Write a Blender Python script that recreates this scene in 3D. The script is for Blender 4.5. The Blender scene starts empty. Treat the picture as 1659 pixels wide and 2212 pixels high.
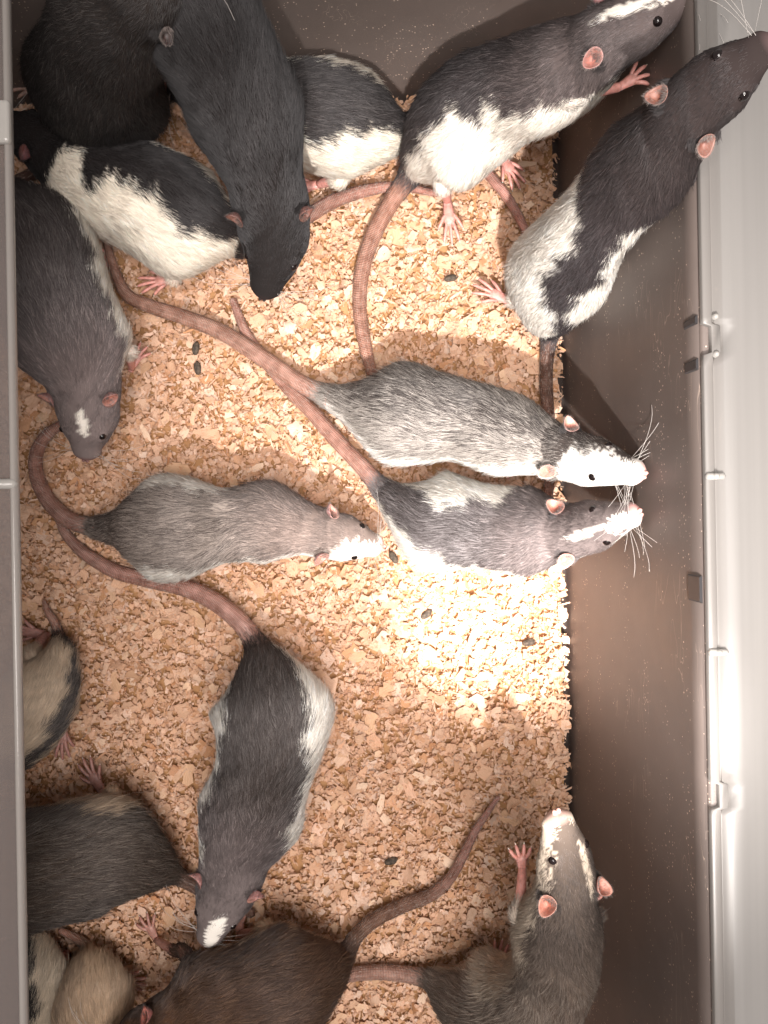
import bpy, math, random
import numpy as np

R = np.random.RandomState(7)
random.seed(7)
scene = bpy.context.scene
col = scene.collection

# ---------------------------------------------------------------- camera, world, lamps, exposure
H, F = 52.0, 1664.0            # camera height over the bedding (cm) and focal length in grid units (picture 1659 wide)
cd = bpy.data.cameras.new('camera')
cd.sensor_fit = 'HORIZONTAL'; cd.sensor_width = 36.0; cd.lens = 36.0 * F / 1659.0
cd.clip_start = 0.01; cd.clip_end = 50
cam = bpy.data.objects.new('camera', cd); col.objects.link(cam)
cam.location = (0, 0, H / 100)
scene.camera = cam

world = bpy.data.worlds.new('World'); scene.world = world; world.use_nodes = True
bg = world.node_tree.nodes['Background']
bg.inputs['Color'].default_value = (1.0, 0.93, 0.88, 1); bg.inputs['Strength'].default_value = 0.36


def lamp(name, kind, loc, target, energy, color, **kw):
    l = bpy.data.lights.new(name, kind); l.energy = energy; l.color = color
    for k, v in kw.items():
        setattr(l, k, v)
    o = bpy.data.objects.new(name, l); col.objects.link(o)
    d = np.array(target, float) - np.array(loc, float)
    d /= np.linalg.norm(d)
    from mathutils import Vector
    o.location = [c / 100 for c in loc]
    o.rotation_euler = Vector(d).to_track_quat('-Z', 'Y').to_euler()
    return o


lamp('spot_lamp', 'SPOT', (1, -46, 88), (7.5, 9.5, 1), 108.0, (1.0, 0.94, 0.89), spot_size=math.radians(29), spot_blend=1.0, shadow_soft_size=0.014)
lamp('spot_lamp', 'SPOT', (11, -25, 97), (8.4, -6.2, 0), 170.0, (1.0, 0.94, 0.89), spot_size=math.radians(10.6), spot_blend=0.85, shadow_soft_size=0.014)  # second narrow spot, added to burn out the core of the light pool
lamp('overhead_fill', 'AREA', (10, -14, 108), (4, -8, 0), 15.5, (1.0, 0.93, 0.88), shape='RECTANGLE', size=0.4, size_y=0.7)  # unseen overhead fill, added to lift the general brightness

scene.view_settings.view_transform = 'Standard'
scene.view_settings.look = 'None'
scene.view_settings.exposure = 0.0
scene.view_settings.gamma = 1.0
scene.render.engine = 'CYCLES'
scene.cycles.max_bounces = 5; scene.cycles.diffuse_bounces = 3; scene.cycles.glossy_bounces = 2
scene.cycles.use_adaptive_sampling = True; scene.cycles.adaptive_threshold = 0.03
scene.cycles_curves.shape = 'RIBBONS'
scene.cycles_curves.subdivisions = 1


# ---------------------------------------------------------------- helpers
def P(u, v, z):
    s = (H - z) / F
    return np.array([(u - 829.5) * s, -(v - 1106.0) * s, z])


class MB:
    """collects verts (cm) and faces; per-vertex pigment colour and (along, around) tube coordinates"""
    def __init__(self):
        self.v, self.f, self.m, self.c, self.t = [], [], [], [], []
        self.n = 0

    def add(self, verts, faces, mat=0, colr=(1, 1, 1), tube=None):
        verts = np.asarray(verts, float).reshape(-1, 3)
        k = len(verts)
        self.v.append(verts)
        off = self.n
        self.f.extend([tuple(i + off for i in f) for f in faces])
        self.m.extend([mat] * len(faces))
        c = np.asarray(colr, float)
        if c.ndim == 1:
            c = np.tile(c, (k, 1))
        self.c.append(c)
        self.t.append(np.zeros((k, 3)) if tube is None else np.asarray(tube, float))
        self.n += k

    def build(self, name, mats, parent=None, origin=(0, 0, 0), smooth=True):
        me = bpy.data.meshes.new(name)
        v = (np.concatenate(self.v) - np.asarray(origin)) / 100.0
        me.from_pydata(v.tolist(), [], self.f)
        for m in (mats if isinstance(mats, (list, tuple)) else [mats]):
            me.materials.append(m)
        me.polygons.foreach_set('material_index', np.array(self.m, dtype=np.int32))
        me.polygons.foreach_set('use_smooth', np.full(len(self.f), smooth))
        a = me.attributes.new('pigment', 'FLOAT_COLOR', 'POINT')
        c = np.concatenate(self.c); c = np.concatenate([c, np.ones((len(c), 1))], 1)
        a.data.foreach_set('color', c.astype(np.float32).ravel())
        b = me.attributes.new('tube', 'FLOAT_VECTOR', 'POINT')
        b.data.foreach_set('vector', np.concatenate(self.t).astype(np.float32).ravel())
        me.update()
        return link(name, me, parent)

    def box(self, lo, hi, mat=0, colr=(1, 1, 1)):
        x0, y0, z0 = lo; x1, y1, z1 = hi
        v = [(x0, y0, z0), (x1, y0, z0), (x1, y1, z0), (x0, y1, z0), (x0, y0, z1), (x1, y0, z1), (x1, y1, z1), (x0, y1, z1)]
        f = [(0, 3, 2, 1), (4, 5, 6, 7), (0, 1, 5, 4), (1, 2, 6, 5), (2, 3, 7, 6), (3, 0, 4, 7)]
        self.add(v, f, mat, colr)


def link(name, data, parent=None, loc=None):
    o = bpy.data.objects.new(name, data); col.objects.link(o)
    if parent is not None:
        o.parent = parent
    if loc is not None:
        o.location = [c / 100 for c in loc]
    return o


def tag(o, label=None, cat=None, group=None, kind=None):
    for k, v in (('label', label), ('category', cat), ('group', group), ('kind', kind)):
        if v:
            o[k] = v
    return o


def catmull(pts, n):
    """resample rows of pts (any width) with a Catmull-Rom spline, n samples"""
    p = np.asarray(pts, float)
    q = np.vstack([2 * p[0] - p[1], p, 2 * p[-1] - p[-2]])
    t = np.linspace(0, len(p) - 1, n)
    i = np.minimum(t.astype(int), len(p) - 2)
    f = (t - i)[:, None]
    a, b, c, d = q[i], q[i + 1], q[i + 2], q[i + 3]
    return 0.5 * (2 * b + (c - a) * f + (2 * a - 5 * b + 4 * c - d) * f ** 2 + (3 * b - a - 3 * c + d) * f ** 3)


def unit(a):
    a = np.asarray(a, float)
    return a / np.maximum(np.linalg.norm(a, axis=-1, keepdims=True), 1e-9)


def tube(mb, pts, rad, n=24, seg=8, mat=0, colr=(1, 1, 1), flat=1.0, up=(0, 0, 1), round_end=True):
    """lofted tapered tube through pts (cm)"""
    arr = catmull(np.column_stack([np.asarray(pts, float), np.asarray(rad, float)]), n)
    c, r = arr[:, :3], np.maximum(arr[:, 3], 0.01)
    T = unit(np.gradient(c, axis=0))
    U = np.tile(np.asarray(up, float), (n, 1)) + 1e-4
    S = unit(np.cross(T, U)); D = np.cross(S, T)
    if round_end:
        k = max(2, n // 10)
    ang = np.linspace(0, 2 * math.pi, seg, endpoint=False)
    ring = c[:, None] + r[:, None, None] * (np.sin(ang)[None, :, None] * S[:, None] + flat * np.cos(ang)[None, :, None] * D[:, None])
    v = ring.reshape(-1, 3)
    f = [(i * seg + j, i * seg + (j + 1) % seg, (i + 1) * seg + (j + 1) % seg, (i + 1) * seg + j) for i in range(n - 1) for j in range(seg)]
    L = np.concatenate([[0], np.cumsum(np.linalg.norm(np.diff(c, axis=0), axis=1))])
    tb = np.stack([np.repeat(L, seg), np.tile(ang, n), np.repeat(r, seg)], 1)
    v = np.vstack([v, c[0] - T[0] * r[0] * .4, c[-1] + T[-1] * r[-1] * .8])
    tb = np.vstack([tb, [0, 0, r[0]], [L[-1], 0, r[-1]]])
    a, b = n * seg, n * seg + 1
    f += [(a, (j + 1) % seg, j) for j in range(seg)]
    f += [(b, (n - 1) * seg + j, (n - 1) * seg + (j + 1) % seg) for j in range(seg)]
    cc = np.asarray(colr, float)
    if cc.ndim == 2:
        cc = np.vstack([np.repeat(cc, seg, axis=0), cc[0], cc[-1]])
    mb.add(v, f, mat, cc, tb)


def noise1(x, seed):
    rs = np.random.RandomState(seed)
    out = np.zeros_like(x)
    for f, a in ((1.3, .5), (2.9, .4), (6.1, .35), (13.0, .20), (27.0, .06)):
        out += a * np.sin(x * f * 2 + rs.rand() * 6.28)
    return out


def noise3(p, scale, seed):
    rs = np.random.RandomState(seed)
    out = np.zeros(len(p))
    for _ in range(7):
        d = rs.randn(3) * scale
        out += np.sin(p @ d + rs.rand() * 6.28)
    return out / 2.6


# ---------------------------------------------------------------- materials
def mat(name):
    m = bpy.data.materials.new(name); m.use_nodes = True
    nt = m.node_tree
    return m, nt, nt.nodes['Principled BSDF']


def N(nt, kind, **kw):
    n = nt.nodes.new(kind)
    for k, v in kw.items():
        if k.startswith('i_'):
            n.inputs[k[2:].replace('_', ' ')].default_value = v
        else:
            setattr(n, k, v)
    return n


def ramp(nt, fac, stops):
    r = nt.nodes.new('ShaderNodeValToRGB')
    while len(r.color_ramp.elements) < len(stops):
        r.color_ramp.elements.new(0.5)
    for e, (p, c) in zip(r.color_ramp.elements, stops):
        e.position = p; e.color = (*c, 1) if len(c) == 3 else c
    nt.links.new(fac, r.inputs['Fac'])
    return r


def fur_material():
    m, nt, b = mat('fur')
    out = nt.nodes['Material Output']
    nt.nodes.remove(b)
    at = N(nt, 'ShaderNodeAttribute', attribute_name='pigment')
    nn = N(nt, 'ShaderNodeAttribute', attribute_name='lie')
    df = N(nt, 'ShaderNodeBsdfDiffuse')
    nt.links.new(at.outputs['Color'], df.inputs['Color'])
    nt.links.new(nn.outputs['Vector'], df.inputs['Normal'])
    hr = N(nt, 'ShaderNodeBsdfHair', component='Reflection')
    hr.inputs['RoughnessU'].default_value = 0.28; hr.inputs['RoughnessV'].default_value = 0.6
    mx = N(nt, 'ShaderNodeMixRGB', blend_type='MIX')
    mx.inputs[0].default_value = 0.42
    nt.links.new(at.outputs['Color'], mx.inputs[1]); mx.inputs[2].default_value = (0.55, 0.54, 0.56, 1)
    nt.links.new(mx.outputs[0], hr.inputs['Color'])
    tl = N(nt, 'ShaderNodeBsdfTranslucent')
    nt.links.new(at.outputs['Color'], tl.inputs['Color']); nt.links.new(nn.outputs['Vector'], tl.inputs['Normal'])
    m0 = N(nt, 'ShaderNodeMixShader'); m0.inputs[0].default_value = 0.12
    nt.links.new(df.outputs[0], m0.inputs[1]); nt.links.new(tl.outputs[0], m0.inputs[2])
    ms = N(nt, 'ShaderNodeMixShader'); ms.inputs[0].default_value = 0.20
    nt.links.new(m0.outputs[0], ms.inputs[1]); nt.links.new(hr.outputs[0], ms.inputs[2])
    nt.links.new(ms.outputs[0], out.inputs['Surface'])
    return m


def under_material():
    m, nt, b = mat('furred_skin')
    at = N(nt, 'ShaderNodeAttribute', attribute_name='pigment')
    nt.links.new(at.outputs['Color'], b.inputs['Base Color'])
    b.inputs['Roughness'].default_value = 0.9; b.inputs['Specular IOR Level'].default_value = 0.1
    return m


def skin_material():
    m, nt, b = mat('bare_skin')
    at = N(nt, 'ShaderNodeAttribute', attribute_name='pigment')
    tc = N(nt, 'ShaderNodeTexCoord')
    nz = N(nt, 'ShaderNodeTexNoise', i_Scale=420.0, i_Detail=4.0)
    nt.links.new(tc.outputs['Object'], nz.inputs['Vector'])
    r = ramp(nt, nz.outputs['Fac'], [(0.3, (.72, .66, .64)), (0.7, (1.12, 1.12, 1.12))])
    mx = N(nt, 'ShaderNodeMixRGB', blend_type='MULTIPLY'); mx.inputs[0].default_value = 1
    nt.links.new(at.outputs['Color'], mx.inputs[1]); nt.links.new(r.outputs['Color'], mx.inputs[2])
    nt.links.new(mx.outputs[0], b.inputs['Base Color'])
    b.inputs['Roughness'].default_value = 0.5
    b.inputs['Subsurface Weight'].default_value = 0.18
    b.inputs['Subsurface Radius'].default_value = (1.0, 0.35, 0.22)
    b.inputs['Subsurface Scale'].default_value = 0.0025
    bp = N(nt, 'ShaderNodeBump', i_Strength=0.35, i_Distance=0.0006)
    nt.links.new(nz.outputs['Fac'], bp.inputs['Height']); nt.links.new(bp.outputs['Normal'], b.inputs['Normal'])
    return m


def tail_material():
    m, nt, b = mat('tail_skin')
    at = N(nt, 'ShaderNodeAttribute', attribute_name='pigment')
    tb = N(nt, 'ShaderNodeAttribute', attribute_name='tube')
    sx = N(nt, 'ShaderNodeSeparateXYZ'); nt.links.new(tb.outputs['Vector'], sx.inputs[0])
    tc = N(nt, 'ShaderNodeTexCoord')
    nz = N(nt, 'ShaderNodeTexNoise', i_Scale=160.0, i_Detail=5.0)
    nt.links.new(tc.outputs['Object'], nz.inputs['Vector'])
    w1 = N(nt, 'ShaderNodeMath', operation='MULTIPLY'); w1.inputs[1].default_value = 2 * math.pi * 9.0
    nt.links.new(sx.outputs['X'], w1.inputs[0])
    s1 = N(nt, 'ShaderNodeMath', operation='SINE'); nt.links.new(w1.outputs[0], s1.inputs[0])
    w2 = N(nt, 'ShaderNodeMath', operation='MULTIPLY'); w2.inputs[1].default_value = 18.0
    nt.links.new(sx.outputs['Y'], w2.inputs[0])
    s2 = N(nt, 'ShaderNodeMath', operation='SINE'); nt.links.new(w2.outputs[0], s2.inputs[0])
    ad = N(nt, 'ShaderNodeMath', operation='MULTIPLY_ADD'); ad.inputs[1].default_value = 0.35
    nt.links.new(s2.outputs[0], ad.inputs[0]); nt.links.new(s1.outputs[0], ad.inputs[2])
    r1 = ramp(nt, nz.outputs['Fac'], [(0.3, (.50, .42, .37)), (0.68, (1.0, .96, .92))])
    mr = N(nt, 'ShaderNodeMapRange'); mr.inputs['From Min'].default_value = -1.2; mr.inputs['From Max'].default_value = 0.6
    mr.inputs['To Min'].default_value = 0.80; mr.inputs['To Max'].default_value = 1.06
    nt.links.new(ad.outputs[0], mr.inputs['Value'])
    mx = N(nt, 'ShaderNodeMixRGB', blend_type='MULTIPLY'); mx.inputs[0].default_value = 1
    nt.links.new(at.outputs['Color'], mx.inputs[1]); nt.links.new(r1.outputs['Color'], mx.inputs[2])
    m2 = N(nt, 'ShaderNodeVectorMath', operation='SCALE')
    nt.links.new(mx.outputs[0], m2.inputs[0]); nt.links.new(mr.outputs['Result'], m2.inputs['Scale'])
    nt.links.new(m2.outputs[0], b.inputs['Base Color'])
    b.inputs['Roughness'].default_value = 0.40
    b.inputs['Subsurface Weight'].default_value = 0.12
    b.inputs['Subsurface Radius'].default_value = (1.0, 0.4, 0.25); b.inputs['Subsurface Scale'].default_value = 0.0015
    bp = N(nt, 'ShaderNodeBump', i_Strength=0.6, i_Distance=0.0004)
    nt.links.new(ad.outputs[0], bp.inputs['Height']); nt.links.new(bp.outputs['Normal'], b.inputs['Normal'])
    return m


def eye_material():
    m, nt, b = mat('eye'); b.inputs['Base Color'].default_value = (0.008, 0.005, 0.005, 1); b.inputs['Roughness'].default_value = 0.06
    return m


def whisker_material():
    m, nt, b = mat('whisker'); b.inputs['Base Color'].default_value = (0.62, 0.58, 0.55, 1); b.inputs['Roughness'].default_value = 0.4
    return m


def wood_material():
    m, nt, b = mat('wood_shaving')
    out = nt.nodes['Material Output']
    at = N(nt, 'ShaderNodeAttribute', attribute_name='pigment')
    tb = N(nt, 'ShaderNodeAttribute', attribute_name='tube')
    mp = N(nt, 'ShaderNodeMapping'); mp.inputs['Scale'].default_value = (1.2, 9.0, 1)
    nt.links.new(tb.outputs['Vector'], mp.inputs['Vector'])
    nz = N(nt, 'ShaderNodeTexNoise', i_Scale=2.6, i_Detail=4.0)
    nt.links.new(mp.outputs[0], nz.inputs['Vector'])
    r1 = ramp(nt, nz.outputs['Fac'], [(0.3, (.86, .80, .73)), (0.62, (1.06, 1.06, 1.06))])
    mx = N(nt, 'ShaderNodeMixRGB', blend_type='MULTIPLY'); mx.inputs[0].default_value = 1
    nt.links.new(at.outputs['Color'], mx.inputs[1]); nt.links.new(r1.outputs['Color'], mx.inputs[2])
    nt.links.new(mx.outputs[0], b.inputs['Base Color'])
    b.inputs['Roughness'].default_value = 0.72; b.inputs['Specular IOR Level'].default_value = 0.25
    bp = N(nt, 'ShaderNodeBump', i_Strength=0.4, i_Distance=0.0006)
    nt.links.new(nz.outputs['Fac'], bp.inputs['Height']); nt.links.new(bp.outputs['Normal'], b.inputs['Normal'])
    tr = N(nt, 'ShaderNodeBsdfTranslucent'); nt.links.new(mx.outputs[0], tr.inputs['Color'])
    ms = N(nt, 'ShaderNodeMixShader'); ms.inputs[0].default_value = 0.22
    nt.links.new(b.outputs[0], ms.inputs[1]); nt.links.new(tr.outputs[0], ms.inputs[2])
    nt.links.new(ms.outputs[0], out.inputs['Surface'])
    return m


def tub_material():
    m, nt, b = mat('brown_plastic')
    tc = N(nt, 'ShaderNodeTexCoord')
    # large worn tone
    n1 = N(nt, 'ShaderNodeTexNoise', i_Scale=9.0, i_Detail=5.0, i_Roughness=0.6)
    nt.links.new(tc.outputs['Object'], n1.inputs['Vector'])
    base = ramp(nt, n1.outputs['Fac'], [(0.3, (.090, .070, .062)), (0.7, (.126, .100, .090))])
    # wood dust specks in clouds
    vo = N(nt, 'ShaderNodeTexVoronoi', i_Scale=560.0); nt.links.new(tc.outputs['Object'], vo.inputs['Vector'])
    lt = N(nt, 'ShaderNodeMath', operation='LESS_THAN'); lt.inputs[1].default_value = 0.23
    nt.links.new(vo.outputs['Distance'], lt.inputs[0])
    sp = N(nt, 'ShaderNodeSeparateColor'); nt.links.new(vo.outputs['Color'], sp.inputs[0])
    n2 = N(nt, 'ShaderNodeTexNoise', i_Scale=17.0, i_Detail=4.0); nt.links.new(tc.outputs['Object'], n2.inputs['Vector'])
    mr = N(nt, 'ShaderNodeMapRange'); mr.inputs['From Min'].default_value = 0.40; mr.inputs['From Max'].default_value = 0.68
    mr.inputs['To Min'].default_value = 0.02; mr.inputs['To Max'].default_value = 0.5
    nt.links.new(n2.outputs['Fac'], mr.inputs['Value'])
    l2 = N(nt, 'ShaderNodeMath', operation='LESS_THAN'); nt.links.new(sp.outputs[0], l2.inputs[0]); nt.links.new(mr.outputs['Result'], l2.inputs[1])
    mk = N(nt, 'ShaderNodeMath', operation='MULTIPLY'); nt.links.new(lt.outputs[0], mk.inputs[0]); nt.links.new(l2.outputs[0], mk.inputs[1])
    mk2 = N(nt, 'ShaderNodeMath', operation='MULTIPLY'); nt.links.new(mk.outputs[0], mk2.inputs[0]); nt.links.new(sp.outputs[1], mk2.inputs[1])
    # larger sparse flecks
    v3 = N(nt, 'ShaderNodeTexVoronoi', i_Scale=105.0); nt.links.new(tc.outputs['Object'], v3.inputs['Vector'])
    l3 = N(nt, 'ShaderNodeMath', operation='LESS_THAN'); l3.inputs[1].default_value = 0.03; nt.links.new(v3.outputs['Distance'], l3.inputs[0])
    mm = N(nt, 'ShaderNodeMath', operation='MAXIMUM'); nt.links.new(mk2.outputs[0], mm.inputs[0]); nt.links.new(l3.outputs[0], mm.inputs[1])
    # scratches: stretched, distorted noise cut to thin lines
    mp = N(nt, 'ShaderNodeMapping'); mp.inputs['Scale'].default_value = (60, 8, 40); mp.inputs['Rotation'].default_value = (0.4, 0.2, 0.3)
    nt.links.new(tc.outputs['Object'], mp.inputs['Vector'])
    n4 = N(nt, 'ShaderNodeTexNoise', i_Scale=2.0, i_Detail=2.0, i_Distortion=1.2); nt.links.new(mp.outputs[0], n4.inputs['Vector'])
    sc = ramp(nt, n4.outputs['Fac'], [(0.495, (0, 0, 0)), (0.5, (1, 1, 1)), (0.505, (0, 0, 0))])
    n5 = N(nt, 'ShaderNodeTexNoise', i_Scale=24.0); nt.links.new(tc.outputs['Object'], n5.inputs['Vector'])
    g5 = ramp(nt, n5.outputs['Fac'], [(0.58, (0, 0, 0)), (0.66, (.45, .45, .45))])
    s5 = N(nt, 'ShaderNodeMath', operation='MULTIPLY'); nt.links.new(sc.outputs['Color'], s5.inputs[0]); nt.links.new(g5.outputs['Color'], s5.inputs[1])
    mm2 = N(nt, 'ShaderNodeMath', operation='MAXIMUM'); nt.links.new(mm.outputs[0], mm2.inputs[0]); nt.links.new(s5.outputs[0], mm2.inputs[1])
    mx = N(nt, 'ShaderNodeMixRGB'); nt.links.new(mm2.outputs[0], mx.inputs[0]); nt.links.new(base.outputs['Color'], mx.inputs[1])
    mx.inputs[2].default_value = (.52, .40, .32, 1)
    nt.links.new(mx.outputs[0], b.inputs['Base Color'])
    rr = ramp(nt, n2.outputs['Fac'], [(0.3, (.46, .46, .46)), (0.7, (.6, .6, .6))])
    nt.links.new(rr.outputs['Color'], b.inputs['Roughness'])
    n6 = N(nt, 'ShaderNodeTexNoise', i_Scale=900.0); nt.links.new(tc.outputs['Object'], n6.inputs['Vector'])
    bp = N(nt, 'ShaderNodeBump', i_Strength=0.12, i_Distance=0.0004); nt.links.new(n6.outputs['Fac'], bp.inputs['Height'])
    nt.links.new(bp.outputs['Normal'], b.inputs['Normal'])
    return m


def clear_material(name, color, see, rough, grain=(220, 3, 220)):
    """hazy clear plastic: milky diffuse and glossy skin over plain see-through"""
    m, nt, b = mat(name)
    out = nt.nodes['Material Output']
    tc = N(nt, 'ShaderNodeTexCoord')
    mp = N(nt, 'ShaderNodeMapping'); mp.inputs['Scale'].default_value = grain
    nt.links.new(tc.outputs['Object'], mp.inputs['Vector'])
    nz = N(nt, 'ShaderNodeTexNoise', i_Scale=1.0, i_Detail=4.0); nt.links.new(mp.outputs[0], nz.inputs['Vector'])
    r = ramp(nt, nz.outputs['Fac'], [(0.3, tuple(c * .9 for c in color)), (0.7, color)])
    nt.links.new(r.outputs['Color'], b.inputs['Base Color'])
    b.inputs['Roughness'].default_value = rough
    b.inputs['IOR'].default_value = 1.49
    tl = N(nt, 'ShaderNodeBsdfTranslucent'); nt.links.new(r.outputs['Color'], tl.inputs['Color'])
    m1 = N(nt, 'ShaderNodeMixShader'); m1.inputs[0].default_value = 0.35
    nt.links.new(b.outputs[0], m1.inputs[1]); nt.links.new(tl.outputs[0], m1.inputs[2])
    tr = N(nt, 'ShaderNodeBsdfTransparent')
    ms = N(nt, 'ShaderNodeMixShader'); ms.inputs[0].default_value = see
    nt.links.new(m1.outputs[0], ms.inputs[1]); nt.links.new(tr.outputs[0], ms.inputs[2])
    nt.links.new(ms.outputs[0], out.inputs['Surface'])
    return m


def dropping_material():
    m, nt, b = mat('dropping'); b.inputs['Roughness'].default_value = 0.8
    tc = N(nt, 'ShaderNodeTexCoord')
    nz = N(nt, 'ShaderNodeTexNoise', i_Scale=500.0, i_Detail=4.0); nt.links.new(tc.outputs['Object'], nz.inputs['Vector'])
    r = ramp(nt, nz.outputs['Fac'], [(0.3, (.030, .022, .016)), (0.75, (.13, .095, .068))])
    nt.links.new(r.outputs['Color'], b.inputs['Base Color'])
    bp = N(nt, 'ShaderNodeBump', i_Strength=0.8, i_Distance=0.001); nt.links.new(nz.outputs['Fac'], bp.inputs['Height'])
    nt.links.new(bp.outputs['Normal'], b.inputs['Normal'])
    return m


M_FUR, M_UNDER, M_SKIN, M_TAIL = fur_material(), under_material(), skin_material(), tail_material()
M_EYE, M_WHISK, M_WOOD, M_TUB = eye_material(), whisker_material(), wood_material(), tub_material()
M_RAIL = clear_material('hazy_plastic', (.29, .275, .262), 0.25, 0.34)
M_EDGE = clear_material('clear_edge', (.50, .48, .455), 0.25, 0.12)
M_LID = clear_material('clear_lid_plastic', (.21, .178, .168), 0.42, 0.3)
M_DROP = dropping_material()
M_POCKET, _nt, _b = mat('recess_shade_dark'); _b.inputs['Base Color'].default_value = (.030, .028, .030, 1); _b.inputs['Roughness'].default_value = 0.5  # near-black base colour paints the shade inside the rim recesses

# ---------------------------------------------------------------- the tub
ROT = math.radians(1.0)
X0, X1, Y0, Y1 = -33.0, 12.45, -47.0, 28.2          # inside of the tub floor, tub axes (cm)
SLOPE, RIM_Z, CORNER = 0.08, 18.3, 3.2
DEEP = -2.2                                           # tub floor under the bedding


def rrect(grow, n=8, rad=None):
    r = (CORNER if rad is None else rad) + grow * .5
    pts = []
    for cx, cy, a0 in ((X1 + grow - r, Y1 + grow - r, 0), (X0 - grow + r, Y1 + grow - r, 90), (X0 - grow + r, Y0 - grow + r, 180), (X1 + grow - r, Y0 - grow + r, 270)):
        for k in range(n + 1):
            a = math.radians(a0 + 90 * k / n)
            pts.append((cx + r * math.cos(a), cy + r * math.sin(a)))
    return pts


tub = link('plastic_tub', None); tub.rotation_euler.z = ROT
tag(tub, 'deep dark brown plastic tub holding the rats and the shavings', 'tub')


def wall_loop(z, extra=0.0):
    return [(x, y, z) for x, y in rrect(SLOPE * z + extra)]


mb = MB()
levels = [(DEEP, -0.9, 0.0), (DEEP + .6, -0.25, 0), (DEEP + 1.2, 0, 0)] + [(z, 0, 0) for z in np.linspace(-0.5, RIM_Z, 16)]
loops = [wall_loop(z, e) for z, e, _ in levels]
outer = [wall_loop(z, 0.35) for z in (RIM_Z, 8.0, -0.5, DEEP - .3)]
allv = [p for lp in loops + outer for p in lp]
n = len(loops[0]); fs = []
for i in range(len(loops) + len(outer) - 1):
    for j in range(n):
        fs.append((i * n + j, i * n + (j + 1) % n, (i + 1) * n + (j + 1) % n, (i + 1) * n + j))
fs.append(tuple(range(n))[::-1])
fs.append(tuple(range((len(loops) + len(outer) - 1) * n, (len(loops) + len(outer)) * n)))
mb.add(allv, fs)
mb.build('basin', M_TUB, tub)
# rolled rim, outward flange
mb = MB()
prof = [(0.36, RIM_Z - .9), (0.36, RIM_Z + .02), (0.1, RIM_Z + .12), (0.02, RIM_Z + .02), (-.02, RIM_Z - .1)]
prof = [(0.0, RIM_Z + .004), (0.03, RIM_Z + .12), (0.16, RIM_Z + .18), (0.9, RIM_Z + .16), (1.05, RIM_Z), (1.05, RIM_Z - .6), (.9, RIM_Z - .6), (.86, RIM_Z - .05), (.37, RIM_Z - .06)]
lp = [[(x, y, z) for x, y in rrect(SLOPE * RIM_Z + e)] for e, z in prof]
fs = [(i * n + j, i * n + (j + 1) % n, (i + 1) * n + (j + 1) % n, (i + 1) * n + j) for i in range(len(lp) - 1) for j in range(n)]
mb.add([p for l in lp for p in l], fs)
mb.build('rim', M_TUB, tub)

EDGE = X1 + SLOPE * RIM_Z                              # inner edge of the rim on the right side (tub axes)


def tub_y(v, z=RIM_Z):                                 # grid row -> tub y along the right rim
    return P(1517, v, z)[1] - math.sin(ROT) * EDGE


# lock pockets moulded in the wall just below the rim: a raised bevelled block, the recess shade painted as its dark colour
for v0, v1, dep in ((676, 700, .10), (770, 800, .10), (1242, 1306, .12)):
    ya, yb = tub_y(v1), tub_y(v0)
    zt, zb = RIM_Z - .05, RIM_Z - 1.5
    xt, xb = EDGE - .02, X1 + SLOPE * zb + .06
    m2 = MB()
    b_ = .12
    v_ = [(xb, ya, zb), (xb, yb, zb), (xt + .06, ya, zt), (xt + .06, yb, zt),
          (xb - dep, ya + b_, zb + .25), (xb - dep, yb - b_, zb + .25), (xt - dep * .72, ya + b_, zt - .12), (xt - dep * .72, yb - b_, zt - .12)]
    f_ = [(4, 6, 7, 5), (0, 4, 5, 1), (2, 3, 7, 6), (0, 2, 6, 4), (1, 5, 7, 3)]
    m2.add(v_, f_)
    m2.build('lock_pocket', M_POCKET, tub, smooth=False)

# ---------------------------------------------------------------- hazy clear rail along the right rim
rail = link('clear_side_rail', None); rail.rotation_euler.z = ROT
tag(rail, 'hazy clear plastic rail along the right rim of the tub', 'plastic rail')
ya, yb = -50.0, 34.0
notch = [(tub_y(1742), tub_y(1682)), (tub_y(772), tub_y(704))]
mb = MB()
x_in = EDGE - 0.03
# strip profile: low inner lip, groove, flat flange, outer rise
prof = [(x_in, RIM_Z + .20), (x_in + .01, RIM_Z + .44), (x_in + .04, RIM_Z + .47), (x_in + .38, RIM_Z + .47), (x_in + .41, RIM_Z + .44),
        (x_in + .44, RIM_Z + .36), (x_in + .50, RIM_Z + .36), (x_in + .54, RIM_Z + .41), (x_in + 1.5, RIM_Z + .42), (x_in + 4.2, RIM_Z + .40), (x_in + 6.0, RIM_Z + .42), (x_in + 6.0, RIM_Z + .22)]
ys = [ya]
for a, b_ in sorted(notch):
    ys += [a, a + .12, b_ - .12, b_]
ys.append(yb)
ys = sorted(set(ys + list(np.linspace(ya, yb, 40))))
vv = []
for y in ys:
    sh = 0.0
    for a, b_ in notch:
        if a + .06 < y < b_ - .06:
            sh = .36
    for k, (x, z) in enumerate(prof):
        g = sh if k < 6 else sh * max(0, (9 - k) / 5.0)
        vv.append((x + g, y, z))
k = len(prof)
fs = [(i * k + j, i * k + j + 1, (i + 1) * k + j + 1, (i + 1) * k + j) for i in range(len(ys) - 1) for j in range(k - 1)]
mb.add(vv, fs)
flange = mb.build('flange', M_RAIL, rail)
for v_ in (1030, 1405):                                 # clear pegs on the lip
    y = tub_y(v_)
    m2 = MB()
    tube(m2, [(x_in + .05, y, RIM_Z + .48), (x_in + .75, y, RIM_Z + .50)], [.17, .16], n=4, seg=10)
    tube(m2, [(x_in + .42, y, RIM_Z + .40), (x_in + .42, y, RIM_Z + .66)], [.20, .14], n=4, seg=10, up=(1, 0, 0))
    m2.build('peg', M_EDGE, rail)
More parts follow.
